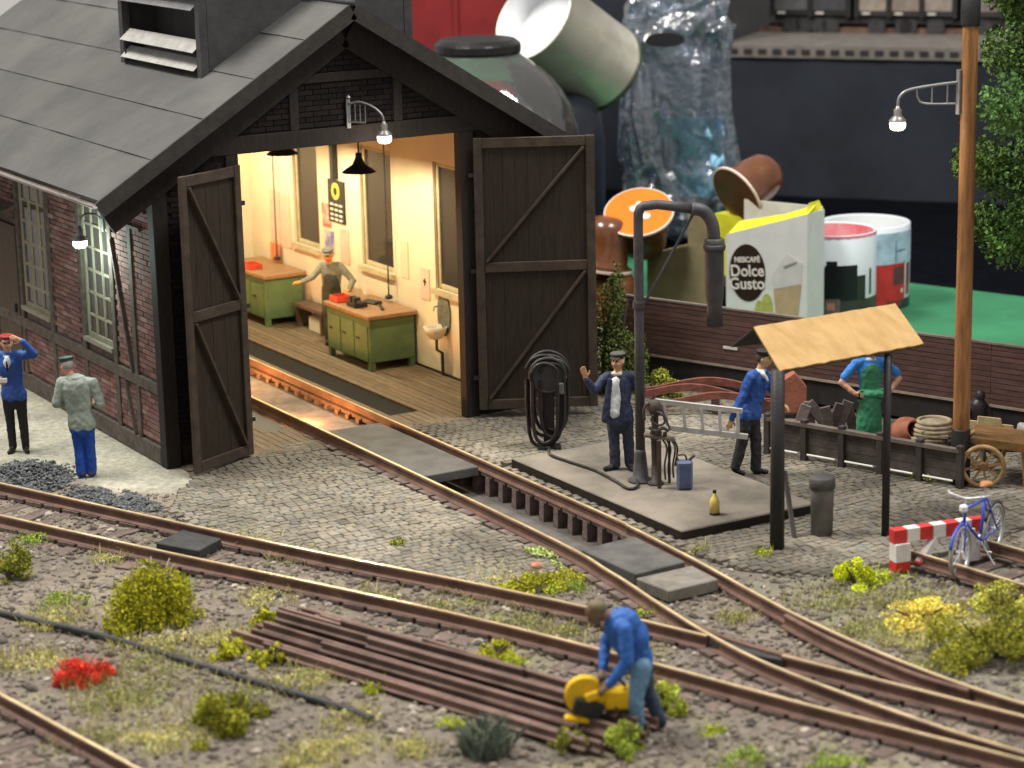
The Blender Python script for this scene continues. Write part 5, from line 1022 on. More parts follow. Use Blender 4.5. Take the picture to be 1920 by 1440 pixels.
# --- scrap and pots in front of the wagon
rustm = M('rust_scrap', (0.20, 0.075, 0.055), .75, .35, 5, .3, 25)
sc = thing('scrap_iron', 'wavy rust red iron frames lying left of the ladder man', 'scrap', (7.62, -1.75, -.02), YAW)
for k, (y, zz, ph) in enumerate(((0, .24, 0), (.14, .32, 1.2), (.26, .40, .4))): MB().sweep([(x, y, zz + .10 * math.sin(x * 2.6 + ph) - .05 * x) for x in [-.55 + .1 * i for i in range(20)]], [(-.03, -.055), (.03, -.055), (.03, .055), (-.03, .055)]).build('iron_bar', rustm, sc)
for x in (-.4, .5, 1.2): MB().box((x, .13, .12), (.10, .34, .25)).build('support_block', M('rust_dark', (0.09, 0.045, 0.04), .8, .3, 6), sc)
rb = thing('rusty_tank', 'rust red steel tank with pointed top beside the canopy post', 'tank', (8.92, -2.75, -.03), YAW)
b = MB(); b.add([(-.19, -.14, .10), (.19, -.14, .10), (.19, .14, .10), (-.19, .14, .10), (-.17, -.12, .60), (.20, -.12, .50), (.20, .12, .50), (-.17, .12, .60), (.02, -.10, .72), (.02, .10, .72)], [(0, 3, 2, 1), (0, 1, 5, 8, 4), (2, 3, 7, 9, 6), (1, 2, 6, 5), (3, 0, 4, 7), (4, 8, 9, 7), (8, 5, 6, 9)]); b.build('shell', M('tank_rust', (0.30, 0.105, 0.065), .7, .3, 4, .25, 25), rb, bevel=.01); MB().box((0, 0, .05), (.44, .34, .10)).build('base', wf, rb)
lp = thing('scrap_heap', 'grey brown heap of scrap plates behind the low fence', 'scrap', (8.75, -3.78, -.03), YAW)
for k in range(7): MB().box((-.35 + .12 * k, rng.uniform(-.1, .12), .22 + .03 * (k % 3)), (.16, .05, .44), rot=Matrix.Rotation(rng.uniform(-.8, .8), 3, 'Y') @ Matrix.Rotation(rng.uniform(-.5, .5), 3, 'Z')).build('plate', M('scrap_plate', (0.15, 0.115, 0.11), .7, .4, 5, .2, 25, rnd=.3), lp, bevel=.008)
def pot(label, x, y, r, h_, mt, tilt=0): 
    t = thing('clay_pot', label, 'pot', (x, y, -.03)); q = Matrix.Rotation(tilt, 3, 'X'); MB().lathe([(.0, 0), (r * .7, 0), (r, h_ * .45), (r * .9, h_ * .8), (r * .62, h_ * .92), (r * .7, h_), (r * .55, h_), (r * .5, h_ * .9), (r * .75, h_ * .5), (.0, h_ * .2)], 22, (0, 0, r * .55 if tilt else 0), q).build('vessel', mt, t, smooth=True); return t
pot('terracotta pot lying on its side behind the right canopy post', 9.30, -4.72, .22, .42, M('terracotta', (0.36, 0.13, 0.075), .7, .3, 5, .15, 25), R_(70))
bk_ = thing('basket', 'round tan basket beside the wooden pole', 'basket', (9.58, -5.20, -.03)); wick = M('wicker', (0.27, 0.20, 0.125), .8, .35, 8, .3, 30)
for k in range(7): MB().tube(arc((0, 0, .04 + .055 * k), .30 + .012 * k - .004 * k * k, 0, 2 * math.pi, 26, (1, 0, 0), (0, 1, 0))[:-1], .032, 8, closed=True).build('coil', wick if k < 4 else M('wicker_pale', (0.36, 0.29, 0.20), .8, .3, 8, .3, 30), bk_, smooth=True)
MB().lathe([(.0, .36), (.25, .37), (.26, .33)], 20).build('lid', MATS['wicker_pale'], bk_, smooth=True)
pp = thing('plank_pile', 'short pale planks piled left of the round basket', 'planks', tuple(W(9.45, -5.35, -.03, -.12)), YAW)
for k in range(5): MB().box((.03 * k, -.05 + .06 * (k % 3), .05 + .055 * k), (.62 - .06 * k, .12, .04), rz=.25 * (k % 3) - .2).build('plank', M('pale_plank', (.42, .35, .25), .8, .3, 6, .2, 25, rnd=.2), pp)
wood_y = M('split_wood', (0.66, 0.52, 0.27), .8, .2, 6, .2, 25); 
for k, (lb2, off, sz) in enumerate((('pale split log standing left in the small heap right of the pole', -.14, .17), ('largest pale split log in the small heap right of the pole', .08, .20), ('small pale split log at the right end of the heap', .33, .12))):
    b = MB(); c_ = W(10.0, -5.75, 0, off); b.add([(-sz, -sz * .6, 0), (sz, -sz * .6, 0), (0, sz * .9, 0), (-sz * .9, -sz * .5, sz * 1.7), (sz * .8, -sz * .6, sz * 1.5), (.02, sz * .8, sz * 1.2)], [(0, 2, 1), (3, 4, 5), (0, 1, 4, 3), (1, 2, 5, 4), (2, 0, 3, 5)]); tag(b.build('split_log', wood_y, loc=(c_.x, c_.y, .16), rz=YAW, bevel=.01), lb2, 'log', 'split logs on the dark sledge')
tag(MB().box(tuple(W(10.0, -5.75, .07, .25)), (1.5, .5, .18), rz=YAW - .1).build('sledge', black_metal, bevel=.01), 'dark low sledge carrying the pale split logs', 'sledge')
bd_ = thing('bronze_figure', 'small dark bronze figure standing behind the split logs', 'statuette', tuple(W(10.05, -5.30, -.02, .20)), YAW); F = Fig(); br = figmat('bronze', (0.035, 0.03, 0.036), .4, .3)
F.cone((0, 0, .20), (0, 0, .52), .10, .13, br); F.ell((.02, -.01, .68), (.075, .08, .09), br); F.chain([(-.10, 0, .52), (-.20, -.05, .40), (-.15, -.12, .34)], [.05, .042, .035], br); F.chain([(.11, 0, .52), (.17, -.03, .38), (.12, -.10, .30)], [.05, .042, .035], br); F.chain([(-.06, 0, .22), (-.07, 0, .0)], [.07, .06], br); F.chain([(.06, 0, .22), (.07, 0, .0)], [.07, .06], br); F.build(bd_, .012)
wc2 = thing('stone_trough', 'pale grey stone trough at the right edge behind the cart', 'trough', tuple(W(10.2, -6.10, -.03, .5)), YAW + .2); MB().box((0, 0, .22), (.75, .4, .30), rot=Matrix.Rotation(.15, 3, 'Y')).build('body', M('trough_stone', (0.36, 0.34, 0.33), .85, .2, 4, .3, 20), wc2, bevel=.03); MB().box((.02, 0, .385), (.55, .24, .03), rot=Matrix.Rotation(.15, 3, 'Y')).build('water', M('trough_dark', (.10, .10, .09), .3, .2, 4), wc2)

# --- exhibition tables behind the layout
table = struct(MB().bx(2.0, 34.0, -14.0, 30.0, -.60, -.47).build('display_table', M('table_dark', (0.0045, 0.005, 0.007), 1.0, .2, 3, spec=0.0)), 'dark display table behind the layout')
fa = Vector((18.31, 5.76, 0)); fdv = Vector((.344, -.939, 0)); fn_ = Vector((-.939, -.344, 0)); pl_ = []
for s_, d_ in ((-9, 0), (14, 0), (14, 6.2), (-9, 6.2)): q_ = fa + fdv * s_ + fn_ * d_; pl_.append((q_.x, q_.y))
tag(MB().prism(pl_, -.466, -.45).build('table_cloth', M('green_cloth', (0.035, 0.21, 0.095), .7, .2, .35, .3, 5, col2=(0.022, 0.135, 0.062))), 'plain green cloth on the table behind the wagon', 'table cloth')
# --- coffee box, capsules, mugs
bx_ = thing('coffee_box', 'torn open white coffee capsule box with an oval brown logo', 'box', (12.99, 4.61, -.45), math.atan2(-1.59, .64)); white_c = M('box_white', (0.56, 0.57, 0.55), .5, .06, 3); lime = M('box_lime', (0.60, 0.60, 0.03), .5, .15, 4)
Lb, Db = 1.715, .60; zl, zr = 1.73, 2.25
b = MB(); b.add([(0, 0, 0), (Lb, 0, 0), (Lb, .03, 0), (0, .03, 0), (0, 0, zl), (Lb, 0, zr), (Lb, .03, zr), (0, .03, zl)], [(0, 3, 2, 1), (4, 5, 6, 7), (0, 1, 5, 4), (1, 2, 6, 5), (2, 3, 7, 6), (3, 0, 4, 7)]); b.build('front_panel', white_c, bx_)
for x, zz in ((.015, zl), (Lb - .015, zr)): MB().bx(x - .015, x + .015, .031, Db, 0, zz).build('side_panel', white_c, bx_)
MB().bx(.031, Lb - .031, Db - .03, Db, 0, 2.30).build('back_panel', M('box_inside', (0.62, 0.60, 0.50), .7, .1, 3), bx_); MB().bx(.031, Lb - .031, .031, Db - .031, 0, .03).build('bottom_panel', white_c, bx_)
for (a, b_, c_, d_) in (((.02, .015, zl), (1.0, .015, zl + .30), (1.05, .30, zl + .42), (.12, .26, zl + .22)), ((1.0, .015, zl + .30), (Lb, .015, zr), (Lb - .02, .35, zr + .12), (1.05, .30, zl + .42)), ((Lb - .04, .05, zr), (Lb - .04, Db, zr + .02), (Lb - .12, Db, zr + .16), (Lb - .10, .2, zr + .16))):
    b = MB(); v_ = [Vector(q) for q in (a, b_, c_, d_)]; b.add(v_ + [q - Vector((0, 0, .02)) for q in v_], [(0, 1, 2, 3), (7, 6, 5, 4), (0, 4, 5, 1), (1, 5, 6, 2), (2, 6, 7, 3), (3, 7, 4, 0)]); b.build('torn_flap', lime, bx_)
brown_d = M('logo_brown', (0.022, 0.014, 0.009), .4, .2, 3)
def oval(cx, cz, rx, rz, y, mt, nm, n=36, th=.008):
    b = MB(); pr = [(cx + rx * math.cos(2 * math.pi * i / n), cz + rz * math.sin(2 * math.pi * i / n)) for i in range(n)]; b.add([(x, y, z) for x, z in pr] + [(x, y - th, z) for x, z in pr], [tuple(range(n)), tuple(range(n, 2 * n))[::-1]] + [(i, (i + 1) % n, n + (i + 1) % n, n + i) for i in range(n)]); return b.build(nm, mt, bx_)
oval(.46, 1.06, .385, .53, -.002, brown_d, 'logo_oval')
def text(s, size, x, z, y, mt, parent, nm='lettering', shear=0.0, rot=0.0, ext=.004):
    cu = bpy.data.curves.new('t', 'FONT'); cu.body = s; cu.size = size; cu.align_x = 'CENTER'; cu.align_y = 'CENTER'; cu.extrude = ext; cu.shear = shear; cu.offset = .004
    o = bpy.data.objects.new('t', cu); COL.objects.link(o); dg = bpy.context.evaluated_depsgraph_get(); dg.update(); me = bpy.data.meshes.new_from_object(o.evaluated_get(dg)); bpy.data.objects.remove(o)
    me.transform(Matrix.Translation((x, y, z)) @ Matrix.Rotation(rot, 4, 'Y') @ Matrix.Rotation(R_(90), 4, 'X')); me.materials.clear(); me.materials.append(mt); return link(nm, me, parent)
ltr = M('logo_letter', (0.62, 0.58, 0.52), .5, .1, 4)
text('NESCAFÉ', .135, .46, 1.30, -.016, ltr, bx_, rot=-.10); text('Dolce', .30, .46, 1.09, -.016, ltr, bx_, rot=-.10); text('Gusto', .30, .46, .85, -.016, ltr, bx_, rot=-.10)
def quadp(pts, y, mt, nm):
    b = MB(); k = len(pts); b.add([(x, y, z) for x, z in pts] + [(x, y - .006, z) for x, z in pts], [tuple(range(k)), tuple(range(k, 2 * k))[::-1]] + [(i, (i + 1) % k, k + (i + 1) % k, k + i) for i in range(k)]); return b.build(nm, mt, bx_)
quadp([(1.08, .20), (1.52, .20), (1.60, .95), (1.02, .80)], -.001, M('latte', (0.40, 0.30, 0.18), .5, .15, 3), 'printed_coffee'); quadp([(1.02, .81), (1.60, .96), (1.62, 1.35), (1.30, 1.50), (.98, 1.05)], -.001, M('latte_foam', (0.50, 0.50, 0.48), .5, .1, 3), 'printed_glass')
oval(.88, .42, .13, .30, -.001, M('leaf_print', (0.36, 0.38, 0.10), .5, .25, 5), 'printed_leaf', 14); oval(.72, .36, .09, .22, -.010, MATS['leaf_print'], 'printed_leaf', 14); quadp([(1.0, .02), (1.64, .02), (1.64, .30), (1.05, .22)], -.008, lime, 'printed_band'); quadp([(1.25, 1.22), (1.50, 1.34), (1.50, 1.37), (1.22, 1.26)], -.009, M('sig_grey', (.25, .25, .24), .5, .1, 4), 'printed_script')
kb = thing('cardboard_box', 'open olive brown cardboard box full of capsules left of the white box', 'box', (12.40, 6.34, -.45), math.atan2(-1.68, .58)); kraft = M('kraft', (0.20, 0.165, 0.085), .8, .15, 3, .1, 20); Lk = 1.70
b = MB(); b.add([(0, 0, 0), (Lk, 0, 0), (Lk, .03, 0), (0, .03, 0), (0, 0, 1.17), (Lk, 0, 1.60), (Lk, .03, 1.60), (0, .03, 1.17)], [(0, 3, 2, 1), (4, 5, 6, 7), (0, 1, 5, 4), (1, 2, 6, 5), (2, 3, 7, 6), (3, 0, 4, 7)]); b.build('front_panel', kraft, kb); MB().bx(0, .03, .031, 1.3, 0, 1.17).build('side_panel', kraft, kb); MB().bx(.031, Lk, 1.27, 1.3, 0, 1.75).build('back_panel', kraft, kb); MB().bx(.031, Lk, .031, 1.27, 0, .72).build('filling', M('dark_fill', (.03, .022, .018), .6, .3, 5), kb)
MB().bx(.9, Lk, .9, 1.26, .73, 1.9).build('lime_insert', lime, kb)
cap_b = M('capsule_brown', (0.115, 0.040, 0.014), .22, .2, 3, spec=.6); cap_o = M('capsule_orange', (0.83, 0.17, 0.012), .35, .08, 3); rim_m = M('capsule_rim', (0.62, 0.50, 0.42), .4, .1, 4)
def capsule(label, p, axis, r, lid, mark=False):
    t = thing('coffee_capsule', label, 'capsule', p, group='coffee capsules'); a = Vector(axis).normalized(); q = Vector((0, 0, 1)).rotation_difference(a).to_matrix()
    MB().lathe([(r * .93, -.03), (r * .80, -.10), (r * .74, -.52), (r * .66, -.80), (r * .50, -.93), (r * .28, -.97), (.0, -.97)], 32, mat=q).build('cup', cap_b, t, smooth=True)
    MB().lathe([(r * .93, -.03), (r * 1.0, -.03), (r * 1.0, .012), (r * .955, .02)], 36, mat=q, cap=False).build('rim', rim_m, t, smooth=False); MB().lathe([(r * .955, .0), (r * .955, .018)], 36, mat=q).build('lid', lid, t)
    if mark:
        for k, (u, v, s_) in enumerate(((-.02, .10, .10), (.06, .02, .12), (-.05, -.06, .09), (.02, -.16, .10), (.10, .14, .07))): MB().lathe([(s_ * .9, .0), (s_ * .9, .012)], 8, tuple(q @ Vector((u * 1.2, v * 1.2, .019))), q).build('lid_print', M('lid_print', (.72, .62, .55), .5, .1, 6), t)
    return t
TC = -VB
capsule('coffee capsule with its orange foil lid facing the viewer', (11.96, 5.94, 1.62), TC * .52 + Vector((0, 0, .80)) - VR * .12, .66, cap_o, True)
capsule('brown capsule tipped on top of the white box', (13.55, 5.05, 1.88), -VR * .75 - Vector((0, 0, .45)) + TC * .50, .62, cap_b)
capsule('brown capsule stacked upside down left of the cardboard box', (11.45, 6.05, -.42), (0, 0, -1), .62, cap_o)
capsule('brown capsule resting on the lower one left of the cardboard box', (11.33, 6.25, .60), -VR * .15 + Vector((0, 0, -.95)), .58, cap_o)
def mug(label, x, y, r, h_, base_col, patches, inner, handle=False):
    t = thing('mug', label, 'mug', (x, y, -.45)); mt = M('mug_%s' % label[:6], base_col, .25, .04, 2, spec=.5)
    MB().lathe([(.0, .06), (r * .9, .0), (r * .97, .02), (r, .08), (r, h_ - .02), (r * .975, h_), (r * .93, h_ - .02)], 48, cap=False).build('body', mt, t, smooth=True); MB().lathe([(r * .93, h_ - .02), (r * .92, h_ * .5), (r * .90, .10), (.0, .09)], 48, cap=False).build('inside', inner, t, smooth=True)
    for nm, a0, a1, za, zb, c_ in patches:   # angle 0 faces the photographer, positive to the right
        b = MB(); k = 14; vs = []
        for i in range(k + 1):
            a = R_(a0 + (a1 - a0) * i / k); d_ = TC * math.cos(a) + VR * math.sin(a)
            for zz in (za, zb): vs.append(d_ * (r + .006) + Vector((0, 0, zz * h_)))
        b.add(vs, [(2 * i, 2 * i + 2, 2 * i + 3, 2 * i + 1) for i in range(k)]); b.build(nm, M('print_%.2f_%.2f_%.2f' % c_, c_, .3, .25, 3), t, smooth=True)
    return t
wi = M('mug_inside_white', (.72, .75, .76), .3, .05, 2); pi_ = M('mug_inside_pink', (.72, .40, .42), .3, .25, 1.5, col2=(.72, .15, .18))
mug('white and light blue mug printed with a red tram', 16.345, 4.756, .865, 1.60, (.62, .68, .72), [('printed_sky', -80, 80, .55, .93, (.42, .56, .70)), ('printed_tram', -10, 52, .04, .56, (.50, .035, .035)), ('printed_tram_window', 30, 50, .30, .52, (.10, .05, .05)), ('printed_tram_window', 56, 68, .16, .54, (.20, .10, .09)), ('printed_mast', 33, 35, .56, .84, (.15, .22, .33)), ('printed_wire', 34, 54, .70, .72, (.12, .2, .25)), ('printed_road', 20, 75, .0, .12, (.02, .05, .04)), ('printed_tram_light', 44, 48, .20, .25, (.8, .7, .6))], wi)
mug('white mug with pink rim printed with a black steam engine', 14.93, 3.93, .80, 1.72, (.62, .66, .63), [('printed_rim', -88, 88, .965, .995, (.72, .28, .31)), ('printed_tender', -75, -18, .20, .66, (.045, .05, .04)), ('printed_engine', -18, 26, .30, .68, (.012, .013, .015)), ('printed_chimney', -16, -2, .68, .73, (.02, .02, .02)), ('printed_front', 26, 40, .30, .56, (.03, .035, .03)), ('printed_ground', -88, 80, .0, .30, (.05, .05, .04)), ('printed_plate', -22, 2, .06, .32, (.16, .13, .11)), ('printed_badge', -15, -5, .20, .28, (.6, .25, .22)), ('printed_cab_window', -50, -38, .42, .60, (.6, .6, .56)), ('printed_flowers', -80, -22, .02, .10, (.55, .12, .12)), ('printed_tree', 48, 53, .34, .62, (.10, .11, .09)), ('printed_side_rod', 22, 44, .16, .18, (.4, .4, .38))], pi_)
# --- jar, pot, tin, bag, crate
jr = thing('glass_jar', 'big clear glass jar with black lid behind the shed roof', 'jar', (10.525, 9.311, -.47)); cl = film('clear_glass', (.90, .89, .88), .05, .07, .07, .12, 1.2, dcol=(.6, .58, .56))
MB().lathe([(1.90, 0), (1.95, .1), (1.95, 3.05)] + [(1.95 * math.cos(t), 3.05 + 1.95 * math.sin(t)) for t in [.15 * i for i in range(1, 8)]] + [(.78, 4.90)], 56, cap=False).build('glass', cl, jr, smooth=True); MB().lathe([(.80, 4.86), (.84, 4.90), (.84, 5.06), (.72, 5.16), (.0, 5.16)], 36).build('lid', M('lid_black', (.015, .014, .014), .3, .3, 3), jr, smooth=False, bevel=.02)
pt = thing('dark_pot', 'dark navy round container behind the right door', 'container', (13.611, 12.017, -.47)); MB().lathe([(.0, 0), (1.15, 0), (1.28, .3), (1.30, 2.6), (1.22, 3.2), (.98, 3.55), (.80, 3.62), (.0, 3.62)], 40).build('body', M('pot_navy', (.014, .017, .028), .35, .3, 2), pt, smooth=True)
tn_ = thing('metal_tin', 'open brass coloured tin with white inside tipped over at top', 'tin', (13.10, 11.5, 4.80)); axv = (-VR * .62 + Vector((0, 0, .52)) + TC * .58).normalized(); q = Vector((0, 0, 1)).rotation_difference(axv).to_matrix(); tinm = M('tin_brass', (.70, .66, .55), .30, .15, 1.5, metal=.4); r = .97
MB().lathe([(r, -2.35), (r, -.02), (r * 1.02, .0), (r * .985, .015), (r * .97, .0)], 48, mat=q, cap=False).build('wall', tinm, tn_, smooth=True); MB().lathe([(r * .97, .0), (r * .965, -.62), (.0, -.64)], 48, mat=q, cap=False).build('inside', M('tin_white', (.78, .80, .82), .4, .05, 2), tn_, smooth=True); MB().lathe([(r * 1.025, -2.42), (r * 1.035, -2.38), (r * 1.02, -2.33), (r, -2.32)], 48, mat=q, cap=False).build('bottom_rim', M('tin_rim', (.10, .11, .08), .35, .2, 3, metal=.5), tn_, smooth=True); MB().lathe([(r * 1.02, -2.40), (.0, -2.36)], 40, mat=q, cap=False).build('bottom', tinm, tn_)
bg_ = thing('plastic_bag', 'crumpled clear bluish plastic bag hanging at the back', 'bag', (17.2, 12.3, -.47), YAW); bm = bmesh.new(); bmesh.ops.create_icosphere(bm, subdivisions=4, radius=1.0)
for v in bm.verts:
    d_ = v.co.normalized(); e_2 = .55; p_ = Vector((math.copysign(abs(d_.x) ** e_2, d_.x) * 1.42, math.copysign(abs(d_.y) ** .7, d_.y) * .62, (math.copysign(abs(d_.z) ** .5, d_.z) + 1) * 2.95))
    n1 = abs(noise.noise(p_ * 1.1)); n2 = abs(noise.noise(p_ * 2.6 + Vector((4, 1, 7)))); n3 = noise.noise(Vector((p_.x * 5, p_.y * 5, p_.z * 2.2))); v.co = p_ + d_ * (-.45 * n1 - .42 * n2 + .12 * n3 - .10 * noise.noise(p_ * 7.0) + rng.uniform(-.035, .035)) + Vector((.10 * math.sin(p_.z * 1.3), 0, 0))
me = bpy.data.meshes.new('film'); bm.to_mesh(me); bm.free(); bf = film('bag_film', (.84, .91, 1.0), .12, .085, .17, .35, 2.2); me.materials.append(bf); me.polygons.foreach_set('use_smooth', [True] * len(me.polygons)); me.polygons.foreach_set('use_smooth', [False] * len(me.polygons)); link('film', me, bg_)
MB().lathe([(.0, 0), (.42, 0), (.45, .1), (.45, 2.0), (.3, 2.5), (.14, 2.7), (.14, 3.0), (.0, 3.0)], 28, (-.25, .05, .3)).build('bottle', film('bottle_plastic', (.82, .88, .95), .05, .05, .15), bg_, smooth=True); b = MB(); ng = 22; rg = {}
for i in range(ng + 1):
    for j in range(ng + 1):
        u, v_ = i / ng - .5, j / ng - .5; w_ = .16 * noise.noise(Vector((u * 5, v_ * 5, 2))) + .09 * noise.noise(Vector((u * 13, v_ * 13, 7))); rg[(i, j)] = len(b.v); b.v.append((.42 + u * 1.15 * (1 + .12 * noise.noise(Vector((v_ * 6, 1, 1)))), -.30 + w_, 1.95 + v_ * 1.75 + .10 * noise.noise(Vector((u * 6, 3, 1)))))
for i in range(ng):
    for j in range(ng): b.f.append([rg[(i, j)], rg[(i + 1, j)], rg[(i + 1, j + 1)], rg[(i, j + 1)]]); b.m.append(0)
b.build('crumpled_label', M('label_blue', (.22, .50, .72), .35, .35, 1.6, .4, 5, col2=(.48, .68, .80)), bg_)
b = MB(); k = 20; b.add([(.42 * math.copysign(abs(math.cos(2 * math.pi * i / k)) ** .7, math.cos(2 * math.pi * i / k)) - .30, -.80, 4.55 + .15 * math.sin(2 * math.pi * i / k)) for i in range(k)] + [(.42 * math.copysign(abs(math.cos(2 * math.pi * i / k)) ** .7, math.cos(2 * math.pi * i / k)) - .30, -.76, 4.55 + .15 * math.sin(2 * math.pi * i / k)) for i in range(k)], [tuple(range(k)), tuple(range(k, 2 * k))[::-1]] + [(i, (i + 1) % k, k + (i + 1) % k, k + i) for i in range(k)]); b.build('handle_slot', M('slot_black', (.008, .008, .01), .6, .2, 3), bg_)
rc = thing('red_crate', 'dark red plastic crate standing behind the glass jar', 'crate', (14.9, 17.9, -.47), YAW); rm = M('crate_red', (.21, .018, .020), .5, .2, 1.2)
MB().box((0, 0, 2.9), (3.6, 1.8, 5.8)).build('body', rm, rc, bevel=.05)
for x in (-1.2, 0, 1.2): MB().box((x, -.93, 2.9), (.10, .06, 5.7)).build('rib', rm, rc)
dk_ = thing('grey_case', 'dark grey case behind the shed ridge', 'case', (11.3, 17.2, -.47), YAW); MB().box((0, 0, 2.75), (2.2, 1.6, 5.5)).build('body', M('case_grey', (.06, .06, .055), .6, .2, 2), dk_, bevel=.05); MB().box((0, -.82, 4.9), (.9, .06, .12)).build('handle', black_metal, dk_)
# --- raised layout with its train, curtain in front
S0 = Vector((22.30, 16.82, 0)); sdir = Vector((.615, -.79, 0)).normalized(); sback = Vector((.79, .615, 0)).normalized(); san = math.atan2(sdir.y, sdir.x)
cu = MB(); k = 120; vs = []
for i in range(k + 1):
    s_ = -16 + 32 * i / k; w_ = .10 * math.sin(s_ * 2.6) + .05 * math.sin(s_ * 6.1); top = 2.93 if s_ > -.6 else 8.5
    for zz in (-4.0, .0, top): q_ = S0 + sdir * s_ + sback * (.05 + w_ * (1.0 if zz < 0 else .3 if zz < 1 else .08)); vs.append((q_.x, q_.y, zz))
cu.add(vs, [(3 * i + j, 3 * i + 3 + j, 3 * i + 4 + j, 3 * i + 1 + j) for i in range(k) for j in (0, 1)]); struct(cu.build('curtain', M('curtain_navy', (.015, .0185, .027), .9, .45, .35, .25, 4), smooth=True), 'dark navy cloth hanging below the raised layout')
sh = thing('raised_layout', 'grey raised layout board with a row of dark openings at top right', 'layout board', tuple(S0), san); shm = M('shelf_grey', (.155, .14, .125), .85, .25, 3, .2, 20)
MB().bx(-.6, 13, 0, 6.5, 3.12, 3.20).build('deck', shm, sh); MB().bx(-.6, 13, -.03, .05, 2.92, 3.20).build('fascia', shm, sh)
for i in range(34): MB().bx(-.35 + i * .36, -.14 + i * .36, -.05, -.028, 3.0, 3.13).build('opening', black_metal, sh)
def coach(label, x0, L, cols, side):
    t = thing('model_wagon', label, 'wagon', tuple(S0 + sdir * x0 + sback * 3.3 + Vector((0, 0, 3.36))), san, group='model wagons on the raised layout'); MB().bx(0, L, 0, 1.5, .30, 2.2).build('body', side, t); MB().bx(.05, L - .05, .1, 1.4, .12, .30).build('underframe', black_metal, t)
    npan = len(cols); w_ = L / npan
    for i, c_ in enumerate(cols): MB().bx(i * w_ + .08, (i + 1) * w_ - .08, -.03, -.004, .42, 1.9).build('panel', M('coach_%.2f_%.2f_%.2f' % c_, c_, .6, .25, 4), t); MB().bx(i * w_ + .15, i * w_ + .35, -.035, -.005, .33, .38).build('label_plate', MATS['label_white'], t)
    for i in range(npan + 1): MB().bx(i * w_ - .05, i * w_ + .05, -.05, -.002, .25, 2.15).build('stake', black_metal, t)
    for x in (.5, 1.2, L - 1.2, L - .5): MB().lathe([(.0, -.03), (.20, -.03), (.22, .0), (.22, .03), (.0, .03)], 16, (x, .12, .04), rotd).build('wheel', dark_steel, t)
    return t
tan_ = (.30, .25, .20); coach('dark tank wagon at the left end of the raised train', -.2, 2.0, [(.10, .10, .105), (.05, .05, .055)], black_metal); coach('dark stake wagon with tan panels in the middle of the raised train', 2.0, 2.5, [tan_, (.22, .18, .15), (.26, .22, .19)], M('coach_dark', (.035, .032, .032), .6, .2, 4)); coach('dark stake wagon with red and yellow load right in the raised train', 4.7, 2.9, [(.18, .15, .16), (.40, .32, .12), (.34, .28, .13)], MATS['coach_dark'])
tt = thing('model_track', 'narrow track under the raised train', 'track', tuple(S0 + sback * 3.45 + Vector((0, 0, 3.20))), san)
for y in (.1, 1.1): MB().bx(-.6, 13, y - .04, y + .04, .0, .14).build('rail', rail_rust, tt)
hw = struct(MB().box((0, 0, 0), (40, .3, 30)).build('hall_wall', M('hall_white', (.62, .60, .58), .9, .05, .3), loc=(2.0, 52.0, 6.0), rz=R_(-20)), 'pale wall of the exhibition hall')

b = MB(); a_ = S0 + sback * 7.5
b.add([tuple(a_ + sdir * -8 + Vector((0, 0, 2.5))), tuple(a_ + sdir * 16 + Vector((0, 0, 2.5))), tuple(a_ + sdir * 16 + Vector((0, 0, 9))), tuple(a_ + sdir * -8 + Vector((0, 0, 9)))], [(0, 1, 2, 3)]); struct(b.build('back_curtain', M('back_cloth', (.045, .043, .045), .9, .3, .6)), 'dark grey cloth behind the raised train')
# ================================================================== VEGETATION
leaf_m = MV('foliage', .85)
def leaves(gen, nm, parent=None, kind=None, flat=.35):
    """gen yields (pos, size, colour): small bent leaf flakes"""
    pos = []; siz = []; col = []
    for p, s, c in gen: pos.append(p); siz.append(s); col.append(c)
    n = len(pos); r = np.random.RandomState(len(nm) * 7 + n); pos = np.array(pos, float); siz = np.array(siz, float)[:, None]
    a = r.normal(size=(n, 3)); a /= np.linalg.norm(a, axis=1)[:, None]; b = r.normal(size=(n, 3)); b -= (b * a).sum(1)[:, None] * a; b /= np.linalg.norm(b, axis=1)[:, None]; c3 = np.cross(a, b)
    V = np.stack([pos - a * siz, pos + b * siz * .7 + c3 * siz * .2, pos + a * siz, pos - b * siz * .7 + c3 * siz * .25], 1).reshape(-1, 3); F = np.arange(4 * n).reshape(-1, 4)
    me = bpy.data.meshes.new(nm); me.from_pydata(V.tolist(), [], F.tolist()); me.update(); me.materials.append(leaf_m)
    at = me.attributes.new('tint', 'FLOAT_COLOR', 'FACE'); at.data.foreach_set('color', np.array(col, dtype=np.float32).ravel())
    o = link(nm, me, parent)
    if kind: o['kind'] = kind
    return o
def tintc(c, lo=.62, hi=1.4):
    v = rng.uniform(lo, hi) * 1.62; return (c[0] * v * rng.uniform(.9, 1.12), c[1] * v, c[2] * v * rng.uniform(.8, 1.1), 1)
